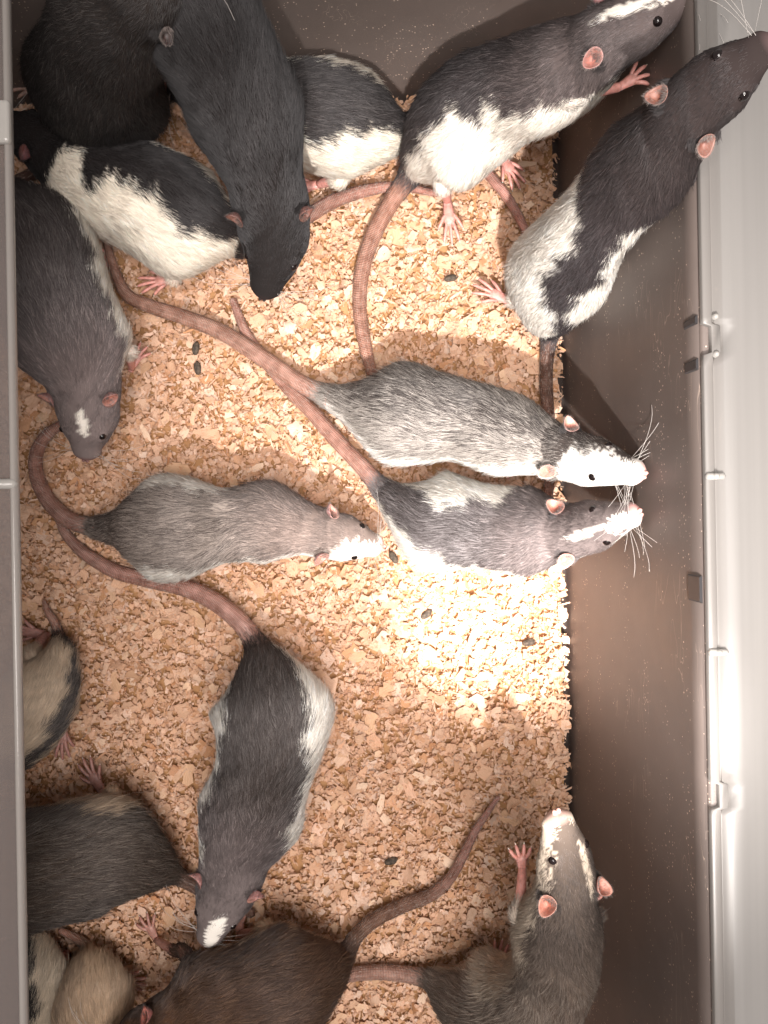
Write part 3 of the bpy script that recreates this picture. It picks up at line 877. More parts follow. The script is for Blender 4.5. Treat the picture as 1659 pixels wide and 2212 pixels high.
def make_rat(spec):
    seed = spec['seed']
    ground = spec.get('ground', True)
    B = Body(spec['pts'], spec.get('up', (0, 0, 1)), spec.get('roll', 0), ground, spec.get('ratio'))
    warm = np.array([1.07, 1.0, .965])
    dark = np.array(spec['dark']) * warm; light = np.array(spec.get('light', dark * 2.2)); white = np.array(spec.get('white', WHITE))
    hood = np.array(spec['hood']) * warm if 'hood' in spec else dark
    Lm, Rm = spec['L'], spec['R']
    Ls, Lv = zip(*Lm); Rs, Rv = zip(*Rm)
    rag = spec.get('rag', 9.0)
    tick = spec.get('tick', (.12, .25))

    def white_mask(t, ph, soft):
        d = np.degrees(ph)
        n1 = noise1(t, seed) * rag; n2 = noise1(t, seed + 50) * rag
        l = np.interp(t, Ls, Lv) + n1; r = np.interp(t, Rs, Rv) + n2
        e = np.minimum(d + l, r - d)                       # > 0 inside the dark mantle
        w = e + soft * np.where(t > 6.8, 22, 7) < 0
        for (s0, p0, rs_, rp, tilt) in spec.get('blaze', []):
            x = (t - s0) / rs_; y = (d - p0 - tilt * (t - s0)) / rp
            w = w | (x * x + y * y + soft * .6 < 1)
        return w, e

    def colour_at(t, ph, rnd, rs, root):
        w, e = white_mask(t, ph, (rs.rand(len(t)) - .5) * 2)
        f = tick[0] + tick[1] * np.clip(1 - e / 80, 0, 1)
        f = f * np.interp(t, [6.2, 7.2], [1, .30])
        c = np.where((rnd < f)[:, None], light, dark)
        hd = np.clip((t - 4.0 - (rnd - .5) * .8) / 1.8, 0, 1)[:, None]
        if 'hood' in spec:
            hc = np.where((rnd < f * .6)[:, None], hood * 1.8, hood)
            c = c * (1 - hd) + hc * hd
        pad = (np.exp(-((t - 9.3) / .4) ** 2 - ((np.abs(np.degrees(ph)) - 90) / 45) ** 2) + .6 * np.exp(-((t - 8.15) / .28) ** 2 - ((np.abs(np.degrees(ph)) - 56) / 22) ** 2))[:, None]
        c = c * (1 + .55 * pad)                              # paler whisker pads and eye rings
        c = np.where(w[:, None], white * (.94 + .1 * rnd[:, None]), c)
        nose = np.clip((t - 9.55) / .3, 0, 1)[:, None]
        return c * (1 - nose * .85) + np.array(spec.get('nose', PINK)) * nose * .85

    origin = P(spec['pts'][3][0], spec['pts'][3][1], spec['pts'][3][2]); origin[2] = 0
    root = link('rat', None, None, origin)
    tag(root, spec['label'], 'rat', 'rats in the tub')
    mb = MB()
    # trunk and head
    NR, NP = 120, 48
    tt = np.concatenate([np.linspace(0, 9, 96), np.linspace(9.06, 10, 24)]); pp = np.linspace(-math.pi, math.pi, NP, endpoint=False)
    TT, PP = np.meshgrid(tt, pp, indexing='ij')
    vv = B.pos(TT, PP)
    cc = colour_at(TT.ravel(), PP.ravel(), np.full(TT.size, .5), np.random.RandomState(1), None)
    vv = vv.reshape(-1, 3)
    vv = np.vstack([vv, B.c[0] - B.T[0] * .1, B.c[-1] + B.T[-1] * .12]); cc = np.vstack([cc * .92, cc[0], PINK])
    fs = [(i * NP + j, (i + 1) * NP + j, (i + 1) * NP + (j + 1) % NP, i * NP + (j + 1) % NP) for i in range(NR - 1) for j in range(NP)]
    a, b = NR * NP, NR * NP + 1
    fs += [(a, j, (j + 1) % NP) for j in range(NP)] + [(b, (NR - 1) * NP + (j + 1) % NP, (NR - 1) * NP + j) for j in range(NP)]
    mb.add(vv, fs, 0, cc)
    # nostrils pad
    nz = B.at(np.array([9.9]), B.c)[0]; nT = B.at(np.array([9.9]), B.T)[0]; nS = B.at(np.array([9.9]), B.S)[0]; nD = B.at(np.array([9.9]), B.D)[0]
    for sg in (-1, 1):
        tube(mb, [nz + nS * sg * .10 - nT * .12 + nD * .04, nz + nS * sg * .12 + nT * .20 + nD * .02], [.15, .10], n=5, seg=8, mat=1, colr=np.array(spec.get('nose', PINK)), up=nD)
    # ears
    earc = np.array(spec.get('ear', EARC))
    es = spec.get('ear_size', 1.0) * max(.86, min(.98, float(B.at(np.array([7.0]), B.w)[0]) / 1.65))
    te = spec.get('ear_t', 6.95)
    ear_spots = []
    for sg in (-1, 1):
        ph = math.radians(sg * 54)
        p0 = B.pos(np.array([te]), np.array([ph]))[0]
        T_, S_, D_ = (B.at(np.array([te]), x)[0] for x in (B.T, B.S, B.D))
        ax = S_ * sg * .66 + D_ * .34 - T_ * .58
        fc = D_ * .62 + T_ * .55 + S_ * sg * .62
        earc = earc * np.array([.97, .99, 1.0])
        ear_spots.append((p0, unit(ax), unit(fc - np.dot(fc, unit(ax)) * unit(ax)), 1.14 * es, .46 * es, D_, colour_at(np.array([6.6]), np.array([ph * .8]), np.array([.5]), np.random.RandomState(4), None)[0]))
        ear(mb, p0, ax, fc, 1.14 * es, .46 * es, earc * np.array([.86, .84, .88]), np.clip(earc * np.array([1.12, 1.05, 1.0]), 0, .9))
    # tail
    tp = [P(*q[:3]) for q in spec['tail']]
    tr = [q[3] * (H - q[2]) / F for q in spec['tail']]
    tp = [B.c[10]] + [np.array(q) for q in tp]; tr = [tr[0] * 1.45, tr[0] * 1.12] + tr[1:]
    n = 10 * len(tp)
    tcs = np.array(spec.get('tailc', [TAILC, TAILC * 1.05]))
    cc = np.stack([np.interp(np.linspace(0, 1, n), np.linspace(0, 1, len(tcs)), tcs[:, k]) for k in range(3)], 1)
    tube(mb, tp, tr, n=n, seg=14, mat=2, colr=cc)
    # feet
    footc = np.array(spec.get('foot', PINK)); legs = []
    for ft in spec.get('feet', []):
        kind, st, phd, (u, v, z), (du, dv, dz), size = ft
        w = P(u, v, z); hd = unit([du, -dv, dz])
        st_ = np.array([float(st)]); ph_ = np.array([math.radians(phd)])
        a = B.at(st_, B.c)[0] * .45 + B.pos(st_, ph_)[0] * .55
        s = B.pos(st_, ph_)[0]
        sleeve = colour_at(st_, ph_, np.array([.5]), np.random.RandomState(2), None)[0]
        r1 = .36 if kind == 'hind' else .28
        upv = np.array([0, 0, 1.0]) if abs(hd[2]) < .8 else unit(np.array([0, 0, H]) - w)
        mid = (s + w) / 2 + np.array([0, 0, .2])
        legs.append(([a, s * .75 + w * .25, mid, w], [r1 * 1.3, r1 * 1.35, r1 * 1.1, r1 * .8], sleeve))
        tube(mb, [a, s * .75 + w * .25, mid, w], [r1 * 1.3, r1 * 1.35, r1 * 1.1, r1 * .8], n=16, seg=10, mat=1, colr=np.array([sleeve, sleeve * .6 + footc * .4, footc, footc])[np.minimum((np.linspace(0, 1, 16) * 4).astype(int), 3)])
        paw(mb, w, hd, upv, size, 5 if kind == 'hind' else 4, 30 if kind == 'hind' else 36, footc, rad=.34 if kind == 'hind' else .26)
    if ground and not spec.get('nofeet'):
        have = [(f[0], np.sign(f[2])) for f in spec.get('feet', [])]
        for kind, st, lat, size in (('hind', 2.0, .72, 2.6), ('fore', 5.4, .55, 1.4)):
            for sg in (-1, 1):
                if (kind, sg) in have:
                    continue
                c = B.at(np.array([st]), B.c)[0]; S_ = B.at(np.array([st]), B.S)[0]; T_ = B.at(np.array([st]), B.T)[0]
                wv = float(B.at(np.array([st]), B.w)[0])
                hd = unit([T_[0], T_[1], 0]); sd = unit([S_[0], S_[1], 0])
                w = c + sd * sg * wv * lat; w[2] = .55
                tube(mb, [c + sd * sg * wv * .4, w + (0, 0, .6), w], [.7, .5, .3], n=8, seg=8, mat=1, colr=footc)
                paw(mb, w, hd + sd * sg * .2, (0, 0, 1), size, 5 if kind == 'hind' else 4, 26, footc, rad=.32 if kind == 'hind' else .24)
    tail_coat = (tp, tr, colour_at(np.array([.3]), np.array([0.]), np.array([.4]), np.random.RandomState(3), None)[0], cc)
    mb.build('body', [M_UNDER, M_SKIN, M_TAIL], root, origin)
    # eyes
    eyes = []
    for sg in (-1, 1):
        t0, p0 = np.array([8.15]), np.array([math.radians(sg * 56)])
        e = B.pos(t0, p0)[0] - B.normal(t0, p0)[0] * .135
        eyes.append(e)
        m2 = MB()
        nv = []; r = .24
        fs = []
        for i in range(9):
            th = math.pi * i / 8
            for j in range(12):
                nv.append((r * math.sin(th) * math.cos(j * math.pi / 6), r * math.sin(th) * math.sin(j * math.pi / 6), r * math.cos(th)))
        for i in range(8):
            for j in range(12):
                fs.append((i * 12 + j, (i + 1) * 12 + j, (i + 1) * 12 + (j + 1) % 12, i * 12 + (j + 1) % 12))
        m2.add(np.array(nv) + e, fs)
        m2.build('eye', M_EYE, root, origin)
    # whiskers
    if spec.get('whiskers', True):
        rs = np.random.RandomState(seed + 9)
        m2 = MB()
        for sg in (-1, 1):
            for k in range(spec.get('wn', 7)):
                t0, p0 = np.array([9.15 + .4 * rs.rand()]), np.array([math.radians(sg * rs.uniform(55, 115))])
                b0 = B.pos(t0, p0)[0]
                T_, S_, D_ = (B.at(t0, x)[0] for x in (B.T, B.S, B.D))
                d = unit(S_ * sg * rs.uniform(.6, 1.1) + T_ * rs.uniform(-.35, .75) + D_ * rs.uniform(-.5, .6))
                bend = -T_ * rs.uniform(.1, .5) - D_ * rs.uniform(0, .3)
                L = rs.uniform(1.8, 4.0)
                tube(m2, [b0, b0 + d * L * .4, b0 + d * L * .72 + bend * L * .14, b0 + d * L * .93 + bend * L * .42], [.0044, .0038, .0028, .0010], n=9, seg=3)
        m2.build('whiskers', M_WHISK, root, origin)
    fur_curves('fur', B, spec, root, origin, int(spec.get('hairs', 24000) * 1.9), colour_at, eyes, legs, tail_coat, ear_spots)


BLACK = (.016, .0145, .015); GREY = (.060, .052, .053); DGREY = (.034, .029, .030)
up_cam = lambda u, v, z: tuple(unit(np.array([0, 0, H]) - P(u, v, z)))
RATS = []
# 1 black rat sitting up, top left corner
RATS.append(dict(seed=101, label='dark rat sitting up in the top left corner, seen from its rounded back', ground=False, up=(0, -.75, .65),
    pts=[(215, 262, 2.0, 20), (212, 240, 3.6, 75), (208, 200, 6, 126), (212, 150, 9, 136), (225, 100, 11.5, 134), (250, 55, 14, 116), (282, 18, 15.8, 92), (312, -18, 17, 84), (338, -65, 17.6, 60), (353, -100, 17.8, 34), (362, -130, 17.8, 14)],
    dark=(.026, .0225, .021), light=(.080, .071, .066), tick=(.2, .2), L=[(0, 170), (10, 170)], R=[(0, 170), (10, 170)], ear=(.035, .024, .024), ear_size=.7, nose=(.05, .04, .04),
    tail=[(215, 285, 1.2, 17), (160, 330, .8, 16), (60, 380, .7, 12), (-40, 420, .6, 8)], tailc=[(.10, .06, .05), (.12, .07, .06)],
    feet=[('hind', 1.8, -95, (95, 190, 1.2), (-1, -.1, 0), 2.6), ('hind', 1.8, 95, (330, 210, .8), (.4, -1, 0), 2.6)], foot=(.40, .27, .23), sleeve=False))
# 2 black rat head down
RATS.append(dict(seed=102, label='glossy black rat reaching head down over the others at the top', ground=False, up=(.05, -.25, .97),
    pts=[(338, -190, 17, 24), (352, -140, 16.5, 75), (385, -55, 15.2, 125), (432, 40, 14, 138), (485, 140, 12.5, 132), (533, 250, 11.2, 112), (566, 365, 10.2, 90), (588, 462, 9, 80), (590, 545, 7.6, 58), (577, 605, 6.6, 35), (567, 645, 6, 14)],
    dark=(.0145, .013, .0132), light=(.050, .045, .046), tick=(.12, .08), L=[(0, 170), (10, 170)], R=[(0, 170), (10, 170)], ear=(.17, .085, .07), nose=(.03, .022, .022), hairs=30000,
    tail=[(325, -215, 17, 16), (270, -240, 17, 14), (190, -240, 17, 10)], tailc=[(.06, .04, .035), (.08, .05, .045)], foot=(.2, .12, .1), sleeve=False, ear_size=.92,
    feet=[('fore', 5.3, -105, (545, 425, 7.6), (.1, 1, -.2), 1.4), ('fore', 5.3, 105, (640, 420, 6.5), (.1, 1, -.2), 1.4), ('hind', 2, -100, (270, 60, 12.5), (.2, 1, -.3), 2.6), ('hind', 2, 100, (455, -70, 11), (.2, 1, -.3), 2.4)]))
# 3 hooded rat facing up left
RATS.append(dict(seed=103, label='white rat with a black back stripe and hood, rump under the black rat\'s snout', roll=16,
    pts=[(510, 533, 2.4, 22), (478, 512, 3.0, 62), (415, 485, 3.8, 104), (345, 450, 4.1, 122), (275, 418, 4.1, 122), (205, 383, 3.9, 104), (145, 348, 3.8, 80), (100, 315, 3.8, 62), (58, 285, 3.7, 44), (30, 268, 3.6, 26), (8, 255, 3.5, 10)],
    dark=(.018, .0155, .016), light=(.045, .04, .04), tick=(.15, .08), rag=11, white=(.88, .80, .69),
    L=[(0, 80), (.5, 40), (.8, 14), (1.3, 34), (2, 30), (3, 22), (3.6, 18), (4.1, 22), (4.4, 36), (4.7, 14), (5.2, 10), (5.6, 20), (6.1, 150), (10, 170)],
    R=[(0, 70), (1, 36), (2, 40), (3, 44), (4, 50), (4.8, 80), (5.2, 150), (10, 170)], ear=(.26, .12, .12), nose=(.05, .03, .03),
    tail=[(530, 540, 1.6, 15), (590, 515, 1.0, 16), (660, 470, .8, 16), (720, 435, .8, 15), (790, 412, .8, 13), (860, 403, .8, 10), (945, 418, .7, 7)], tailc=[(.22, .12, .10), (.30, .17, .14), (.52, .28, .24)],
    feet=[('hind', 2.0, -100, (385, 598, .6), (-1, .22, 0), 2.9)]))
# 4 grey rat with star, left
RATS.append(dict(seed=104, label='grey rat at the left border facing down with a white star on its forehead', hairs=30000,
    pts=[(-12, 395, 3.4, 22), (8, 440, 4.2, 62), (52, 510, 5.2, 108), (98, 590, 5.8, 130), (132, 672, 5.8, 130), (158, 750, 5.4, 113), (177, 812, 5, 87), (187, 862, 4.6, 70), (189, 922, 4.1, 51), (187, 963, 3.6, 30), (185, 993, 3.3, 13)],
    dark=(.060, .051, .052), light=(.15, .13, .125), tick=(.2, .25), hood=(.185, .158, .158), L=[(0, 80), (3, 66), (5, 66), (6, 90), (7, 120), (10, 170)], R=[(0, 80), (4, 84), (6, 80), (7, 120), (10, 170)], ear=(.44, .24, .215), nose=(.30, .17, .16),
    blaze=[(7.75, -10, .42, 11, -8), (7.45, -4, .16, 6, 0)],
    tail=[(-30, 350, 2.4, 16), (-70, 300, 1, 14), (-110, 250, .6, 9)], feet=[('fore', 5.3, -95, (285, 795, .6), (.5, -1, 0), 1.9)]))
# 5 black and white rat behind
RATS.append(dict(seed=105, label='black and white rat with its head hidden beneath the black rat, facing left',
    pts=[(888, 268, 2.4, 22), (852, 282, 2.9, 46), (778, 264, 3.6, 92), (700, 256, 3.9, 116), (628, 250, 3.8, 112), (563, 240, 3.6, 92), (508, 226, 3.3, 68), (468, 216, 3.1, 54), (420, 202, 2.9, 40), (385, 192, 2.7, 24), (360, 186, 2.6, 10)],
    dark=(.026, .0225, .023), light=(.10, .09, .088), tick=(.14, .2), white=(.88, .80, .69), L=[(0, 80), (1, 40), (2, 30), (3, 42), (3.6, 44), (5, 50), (6, 150), (10, 170)], R=[(0, 80), (1, 50), (2, 40), (4, 42), (5, 46), (6, 150), (10, 170)],
    tail=[(905, 262, 1.8, 13), (950, 275, .8, 13), (1010, 320, .6, 12), (1062, 385, .7, 11), (1105, 440, .7, 10), (1140, 512, .6, 8), (1160, 590, .5, 5)], tailc=[(.50, .27, .23), (.56, .29, .25)],
    feet=[('hind', 2.2, -105, (690, 398, .6), (-1, .15, 0), 2.2)]))
# 6 rearing rat at top
RATS.append(dict(seed=106, ear_size=.9, label='dark grey rat with white belly rearing towards the top right corner, forepaw raised', ground=False, roll=-22, up=(-.25, -.1, .95), hairs=30000,
    pts=[(890, 368, 2.2, 22), (918, 340, 3.4, 58), (972, 292, 5, 104), (1038, 243, 7.2, 120), (1108, 203, 9.3, 112), (1188, 170, 11.5, 104), (1262, 132, 13.5, 94), (1324, 82, 15.3, 78), (1408, 36, 16.6, 56), (1455, 6, 17.0, 35), (1492, -20, 17.2, 15)],
    dark=(.048, .041, .043), light=(.125, .11, .112), tick=(.22, .14), hood=(.105, .089, .089), L=[(0, 80), (1, 100), (6, 130), (10, 170)],
    R=[(0, 50), (.8, 32), (1.5, 32), (2.2, 26), (3, 32), (3.5, 42), (3.9, 64), (4.2, 38), (4.6, 66), (5.2, 72), (6, 92), (7, 130), (10, 150)],
    blaze=[(7.75, 4, .7, 12, 6), (8.9, 6, .9, 24, 0)], ear=(.40, .22, .21),
    tail=[(872, 398, 1.6, 19), (848, 432, 1.2, 19), (815, 490, .9, 18), (790, 555, .8, 17), (778, 620, .8, 16), (778, 685, .8, 15), (788, 745, .8, 14), (803, 806, .7, 12)], tailc=[(.42, .235, .185), (.42, .24, .19), (.40, .22, .17)],
    feet=[('hind', 1.7, 80, (966, 432, .9), (.12, 1, -.05), 3.0), ('hind', 1.9, -100, (1080, 330, .8), (.4, .7, 0), 2.8), ('fore', 5.6, 80, (1338, 188, 13.6), (1, -.55, .15), 1.7), ('fore', 5.5, -100, (1290, 60, 13), (1, -.4, .1), 1.5)]))
# 7 piebald climbing rat at right
RATS.append(dict(seed=107, wn=5, ear_size=.9, label='piebald black and white rat climbing the right wall, head over the rim', ground=False, up=up_cam(1300, 450, 14), roll=4, hairs=32000,
    pts=[(1188, 712, 1.8, 26), (1188, 672, 3.2, 62), (1206, 602, 6.2, 98), (1250, 526, 10.3, 100), (1312, 448, 14.0, 97), (1386, 365, 17.4, 96), (1446, 292, 20, 86), (1502, 226, 22, 76), (1580, 160, 23.6, 60), (1632, 118, 24.4, 38), (1676, 84, 25, 16)],
    dark=(.044, .037, .040), light=(.10, .09, .094), tick=(.18, .12), hood=(.042, .034, .034), rag=12, white=(.90, .85, .78),
    L=[(0, 60), (.5, 30), (.9, -4), (1.5, -16), (2, -14), (2.5, -6), (3, 8), (3.4, 14), (3.8, 4), (4.1, 18), (4.5, 50), (4.8, 120), (6, 160), (10, 170)],
    R=[(0, 80), (.8, 60), (1.2, 50), (1.6, 40), (2, 26), (2.4, 42), (2.8, 30), (3.2, 54), (3.6, 38), (4, 36), (4.5, 46), (4.8, 120), (6, 160), (10, 170)], ear=(.25, .14, .12), nose=(.12, .08, .08),
    tail=[(1186, 735, 1.4, 15), (1181, 780, .9, 14.5), (1180, 840, .7, 14), (1186, 910, .6, 13), (1190, 1000, .5, 12), (1184, 1072, .5, 10)], tailc=[(.16, .095, .08), (.17, .10, .08), (.34, .18, .14)],
    feet=[('hind', 1.2, -95, (1105, 652, .7), (-1, -.45, 0), 2.9), ('hind', 1.3, 95, (1225, 640, 1.0), (.5, -1, 0), 2.6), ('fore', 5.4, -110, (1440, 330, 17), (1, -.5, .2), 1.4), ('fore', 5.4, 110, (1490, 400, 17.2), (1, -.3, .2), 1.4)]))
# 8 centre rat facing right
RATS.append(dict(seed=108, label='ticked silver grey rat in the centre facing right with a half white face', hairs=32000,
    pts=[(708, 857, 2.0, 22), (765, 874, 2.6, 46), (848, 892, 3.3, 90), (930, 902, 3.8, 101), (1010, 914, 4.7, 94), (1095, 940, 6.0, 81), (1175, 966, 7.6, 64), (1232, 984, 9.0, 57), (1302, 1003, 11.0, 45), (1352, 1016, 12.4, 29), (1393, 1026, 13.3, 13)],
    dark=(.085, .075, .071), light=(.46, .42, .385), tick=(.36, .52), rag=5,
    L=[(0, 30), (.6, 60), (1.2, 90), (6, 100), (7, 110), (9, 95), (9.5, 30), (10, 0)], R=[(0, 8), (.5, 30), (1, 45), (1.6, 62), (2.5, 64), (4, 70), (5, 66), (6, 58), (7, 56), (7.15, 50), (7.4, -14), (8.5, -30), (10, -45)], ear=(.56, .34, .31), nose=(.75, .42, .38), white=(.88, .84, .79),
    tail=[(690, 848, 1.6, 19), (640, 822, 1.2, 19), (560, 768, 1.0, 18.5), (480, 718, .9, 17.5), (400, 686, .9, 16.5), (320, 660, .8, 15), (272, 634, .8, 13), (243, 570, .7, 10), (225, 500, .6, 7)], tailc=[(.54, .32, .27), (.42, .25, .20), (.40, .225, .175)]))
# 9 second rat facing right
RATS.append(dict(seed=109, label='grey rat with white flanks beside the silver one, nose at the right wall', hairs=32000,
    pts=[(828, 1060, 2.0, 22), (868, 1090, 2.6, 48), (935, 1122, 3.3, 88), (1002, 1132, 3.9, 100), (1072, 1140, 5.0, 98), (1140, 1148, 6.4, 85), (1200, 1148, 7.8, 68), (1242, 1146, 9.0, 59), (1303, 1130, 11.0, 45), (1350, 1116, 12.4, 28), (1383, 1107, 13.2, 13)],
    dark=(.075, .065, .066), light=(.26, .235, .235), tick=(.28, .28), hood=(.155, .135, .135), rag=8, white=(.89, .84, .77), roll=-4,
    L=[(0, 60), (1, 44), (1.8, 26), (2.6, 14), (3.4, 14), (4.2, 22), (4.8, 34), (5.1, 110), (6, 140), (10, 140)], R=[(0, 50), (1, 36), (2, 44), (3, 54), (4, 66), (5, 80), (6, 110), (8, 100), (9, 70), (10, 40)], ear=(.52, .28, .245), nose=(.72, .40, .37),
    blaze=[(7.85, 6, .62, 10, -6), (9.3, 20, .75, 45, 0)],
    tail=[(812, 1042, 1.6, 18), (780, 1006, 1.2, 18), (725, 948, .8, 17.5), (672, 888, .6, 16.5), (622, 836, .45, 15.5), (572, 776, .5, 13.5), (532, 720, .5, 11), (503, 648, .5, 8)], tailc=[(.50, .29, .25), (.42, .235, .19), (.44, .24, .20)]))
# 10 left-middle rat facing right
RATS.append(dict(seed=110, label='slim brownish grey rat at mid left facing right, its tail curling under a grey snout', hairs=32000,
    pts=[(212, 1141, 2.0, 22), (262, 1141, 2.6, 42), (338, 1142, 3.4, 94), (418, 1137, 3.7, 106), (498, 1134, 3.5, 86), (576, 1128, 3.4, 79), (655, 1142, 3.3, 60), (710, 1155, 3.2, 52), (765, 1167, 2.9, 40), (801, 1176, 2.7, 25), (828, 1183, 2.6, 11)],
    dark=(.105, .088, .079), light=(.36, .305, .27), tick=(.34, .42), rag=5, hood=(.235, .195, .178),
    L=[(0, 70), (1, 72), (1.8, 58), (2.6, 50), (3.4, 46), (4, 60), (4.6, 88), (6, 110), (7, 110), (9, 90), (9.5, 20)], R=[(0, 70), (1, 70), (2, 54), (3, 54), (4, 60), (5, 70), (6, 62), (7, 56), (7.3, 46), (7.5, 4), (10, -10)], ear=(.56, .33, .30), nose=(.72, .40, .36), white=(.88, .82, .75),
    tail=[(195, 1137, 1.6, 18), (152, 1124, 1.2, 18), (108, 1086, 1.0, 17), (80, 1030, .9, 15.5), (80, 975, .9, 14), (105, 936, .8, 12), (140, 912, .6, 9), (170, 880, .5, 6)], tailc=[(.40, .225, .19), (.36, .20, .165)]))
# 11 rat facing down, lower middle
RATS.append(dict(seed=111, wn=6, label='hooded dark rat with white flanks and white muzzle stripe, facing down in the lower middle', hairs=34000,
    pts=[(560, 1404, 2.6, 26), (574, 1446, 3.4, 60), (588, 1530, 4.6, 108), (583, 1612, 5.0, 116), (563, 1690, 5.0, 113), (540, 1762, 4.9, 103), (512, 1838, 4.8, 84), (496, 1902, 4.7, 68), (474, 1962, 4.4, 48), (457, 2008, 4.1, 29), (443, 2040, 3.9, 13)],
    dark=(.050, .040, .036), light=(.14, .12, .112), tick=(.22, .10), hood=(.15, .131, .132), rag=6, white=(.90, .85, .78),
    L=[(0, 90), (1, 60), (2, 46), (3, 46), (4, 50), (5, 56), (5.6, 70), (6.2, 100), (10, 150)], R=[(0, 90), (1, 66), (2, 52), (3, 48), (4, 54), (5, 60), (5.6, 72), (5.9, 50), (6.4, 52), (6.8, 100), (10, 150)],
    blaze=[(8.0, -14, .35, 12, 0), (8.9, -14, 1.0, 26, -4)], ear=(.52, .27, .24),
    tail=[(548, 1384, 2.0, 21), (520, 1345, 1.4, 20.5), (465, 1300, 1.0, 20), (400, 1270, .9, 19), (320, 1252, .8, 17.5), (250, 1234, .8, 16), (190, 1200, .7, 14), (152, 1165, .5, 12), (130, 1128, .45, 9), (118, 1080, .45, 6)], tailc=[(.55, .33, .29), (.42, .235, .20), (.36, .20, .165)]))
# 12 piebald rump left border
RATS.append(dict(seed=112, label='cream rat with a dark back stripe, only its rump showing at the left border', roll=-60,
    pts=[(128, 1392, 2.2, 20), (126, 1425, 2.8, 40), (98, 1485, 3.6, 72), (48, 1545, 4.2, 98), (-18, 1590, 4.4, 102), (-85, 1628, 4.2, 88), (-140, 1662, 3.8, 64), (-180, 1688, 3.6, 54), (-230, 1714, 3.4, 40), (-265, 1730, 3.2, 24), (-290, 1740, 3.1, 10)],
    dark=(.05, .042, .038), light=(.2, .17, .15), white=(.62, .50, .38), rag=12, L=[(0, 40), (1, 22), (3, 20), (5, 24), (6, 150), (10, 170)], R=[(0, 40), (1, 8), (2, 2), (3, 6), (3.6, 20), (5, 20), (6, 150), (10, 170)],
    tail=[(126, 1372, 1.2, 11), (118, 1345, .9, 9), (104, 1322, .7, 7.5), (95, 1298, .7, 4)], foot=(.42, .22, .19), whiskers=False,
    feet=[('hind', 2.0, -80, (135, 1560, .7), (0, 1, 0), 2.6), ('hind', 1.6, 100, (98, 1372, .7), (-1, -.2, 0), 2.6)]))
# 13 dark rat lower left
RATS.append(dict(seed=113, label='large dark brown rat at the lower left border, tail passing under the hooded rat', hairs=30000,
    pts=[(366, 1883, 2.6, 26), (322, 1868, 3.4, 58), (245, 1850, 4.6, 100), (160, 1856, 5.2, 124), (80, 1872, 5.4, 132), (0, 1886, 5.2, 116), (-70, 1900, 4.6, 90), (-120, 1908, 4.2, 66), (-175, 1914, 3.9, 48), (-215, 1918, 3.6, 28), (-245, 1920, 3.5, 11)],
    dark=(.070, .053, .042), light=(.19, .155, .128), tick=(.18, .4), L=[(0, 110), (10, 130)], R=[(0, 100), (1.6, 96), (2.4, 72), (3, 78), (4, 100), (10, 130)], whiskers=False, white=(.55, .42, .30),
    tail=[(385, 1893, 1.8, 16), (415, 1910, 1.0, 15), (450, 1930, .7, 14), (500, 1950, .6, 12), (545, 1975, .6, 9)], tailc=[(.14, .085, .07), (.20, .12, .095)], foot=(.40, .22, .19),
    feet=[('hind', 2.2, 100, (222, 1712, .6), (-.6, -1, 0), 2.7)]))
# 14 hooded rat bottom left border
RATS.append(dict(seed=114, label='black rat with a white side stripe in the bottom left corner', whiskers=False,
    pts=[(62, 2018, 1.9, 16), (60, 2044, 2.4, 46), (52, 2110, 3.0, 78), (48, 2180, 3.1, 84), (46, 2250, 3.1, 84), (45, 2315, 3, 76), (44, 2372, 2.8, 58), (44, 2410, 2.7, 50), (44, 2455, 2.6, 38), (44, 2488, 2.4, 23), (44, 2508, 2.4, 9)],
    dark=(.016, .014, .013), white=(.66, .56, .44), L=[(0, 50), (1, 34), (5, 34), (6, 140), (10, 170)], R=[(0, 80), (10, 110)],
    tail=[(60, 2000, 1.0, 12), (40, 1960, .6, 10), (0, 1930, .6, 7)]))
# 15 cream rat bottom left
RATS.append(dict(seed=115, label='plain cream rat between the bottom left corner and the brown rat', whiskers=False,
    pts=[(196, 2066, 1.9, 16), (196, 2092, 2.4, 46), (198, 2150, 3.0, 70), (200, 2215, 3.1, 78), (200, 2280, 3.1, 78), (198, 2345, 3, 70), (196, 2400, 2.8, 56), (194, 2436, 2.7, 48), (192, 2480, 2.6, 36), (190, 2510, 2.4, 22), (190, 2530, 2.4, 9)],
    dark=(.50, .385, .27), light=(.58, .46, .34), L=[(0, 170), (10, 170)], R=[(0, 170), (10, 170)],
    tail=[(192, 2052, 1.0, 11), (170, 2030, .6, 9), (130, 2010, .5, 6)], foot=(.40, .21, .17), feet=[('hind', 2.0, -95, (250, 2106, .6), (1, .35, 0), 2.2)]))
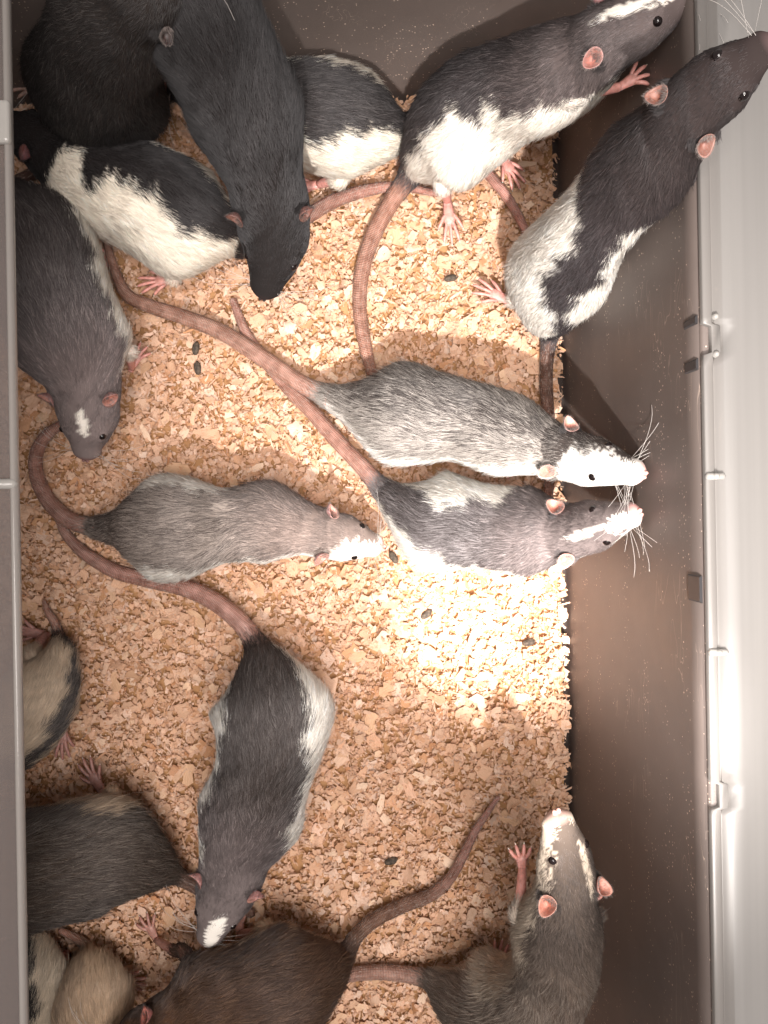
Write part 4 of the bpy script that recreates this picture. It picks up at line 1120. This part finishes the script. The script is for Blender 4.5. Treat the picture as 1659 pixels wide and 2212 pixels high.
# 16 brown rat bottom
RATS.append(dict(seed=116, label='brown rat at the bottom edge with a long dark tail reaching up the bedding', hairs=32000, ground=False,
    pts=[(744, 2070, 2.6, 22), (704, 2092, 3.4, 58), (632, 2128, 4.6, 102), (560, 2148, 5.2, 118), (490, 2164, 5.6, 112), (432, 2182, 6.0, 96), (392, 2202, 6.3, 76), (348, 2226, 6.5, 66), (286, 2254, 6.3, 48), (240, 2273, 6.1, 28), (210, 2286, 6, 11)],
    dark=(.070, .037, .021), light=(.155, .088, .050), tick=(.25, .25), L=[(0, 120), (10, 140)], R=[(0, 100), (2, 92), (4, 110), (10, 140)], white=(.5, .36, .24), ear=(.34, .13, .11), nose=(.2, .12, .1),
    tail=[(752, 2052, 2.2, 16), (770, 2022, 1.6, 16), (812, 1985, 1.1, 15.5), (870, 1957, .9, 14.5), (930, 1934, .9, 13), (970, 1900, .9, 11.5), (1000, 1850, .9, 10), (1030, 1790, .8, 8), (1077, 1722, .7, 4)], tailc=[(.15, .09, .065), (.22, .13, .10), (.48, .27, .24)], foot=(.42, .22, .18), sleeve=True,
    feet=[('fore', 4.8, 100, (338, 2030, .7), (-.55, -1, 0), 2.0), ('hind', 2.2, 100, (520, 2018, .7), (-.2, -1, 0), 2.4), ('fore', 4.8, -100, (470, 2290, 1), (-1, .2, 0), 1.5), ('hind', 2.2, -100, (660, 2260, .7), (-1, .3, 0), 2.4)]))
# 17 fawn rat rearing at bottom right
RATS.append(dict(seed=117, whiskers=False, label='fawn grey rat rearing at the bottom right wall, snout pointing up', ground=False, roll=([0, 4, 6, 7, 10], [0, 8, 18, 24, 24]), up=(-.15, .25, .95), hairs=32000,
    pts=[(938, 2118, 2.2, 24), (985, 2150, 3.2, 56), (1058, 2178, 4.8, 94), (1140, 2168, 6.8, 104), (1194, 2098, 9.2, 96), (1204, 2012, 11.5, 87), (1214, 1948, 13, 74), (1222, 1896, 14, 66), (1216, 1832, 14.8, 49), (1208, 1786, 15.2, 34), (1202, 1754, 15.4, 17)],
    dark=(.145, .116, .095), light=(.30, .25, .21), tick=(.30, .35), rag=6, hood=(.085, .070, .060), white=(.50, .42, .34),
    L=[(0, 60), (1, 66), (2, 60), (3, 50), (4, 64), (5, 62), (6, 70), (7, 72), (8, 66), (8.8, 56), (9.4, 40), (10, 10)], R=[(0, 80), (2, 110), (6, 120), (7.5, 110), (8.8, 80), (9.4, 50), (10, 10)],
    blaze=[(7.75, 30, .8, 10, 0)], ear=(.52, .27, .225), nose=(.46, .30, .26),
    tail=[(915, 2112, 1.6, 16), (870, 2104, 1.1, 16), (815, 2100, .8, 15), (755, 2106, .7, 14), (700, 2120, .6, 11), (640, 2150, .5, 7)], tailc=[(.48, .30, .25), (.36, .21, .17)],
    feet=[('fore', 5.2, -85, (1128, 1878, 10.2), (-.1, -1, .1), 1.5), ('fore', 5.2, 95, (1262, 1960, 10), (.5, -1, .1), 1.4), ('hind', 2.0, -95, (1062, 2110, .7), (.3, -1, 0), 2.6), ('hind', 2.0, 95, (1110, 2250, .7), (1, 0, 0), 2.6)]))

for spec in RATS:
    make_rat(spec)
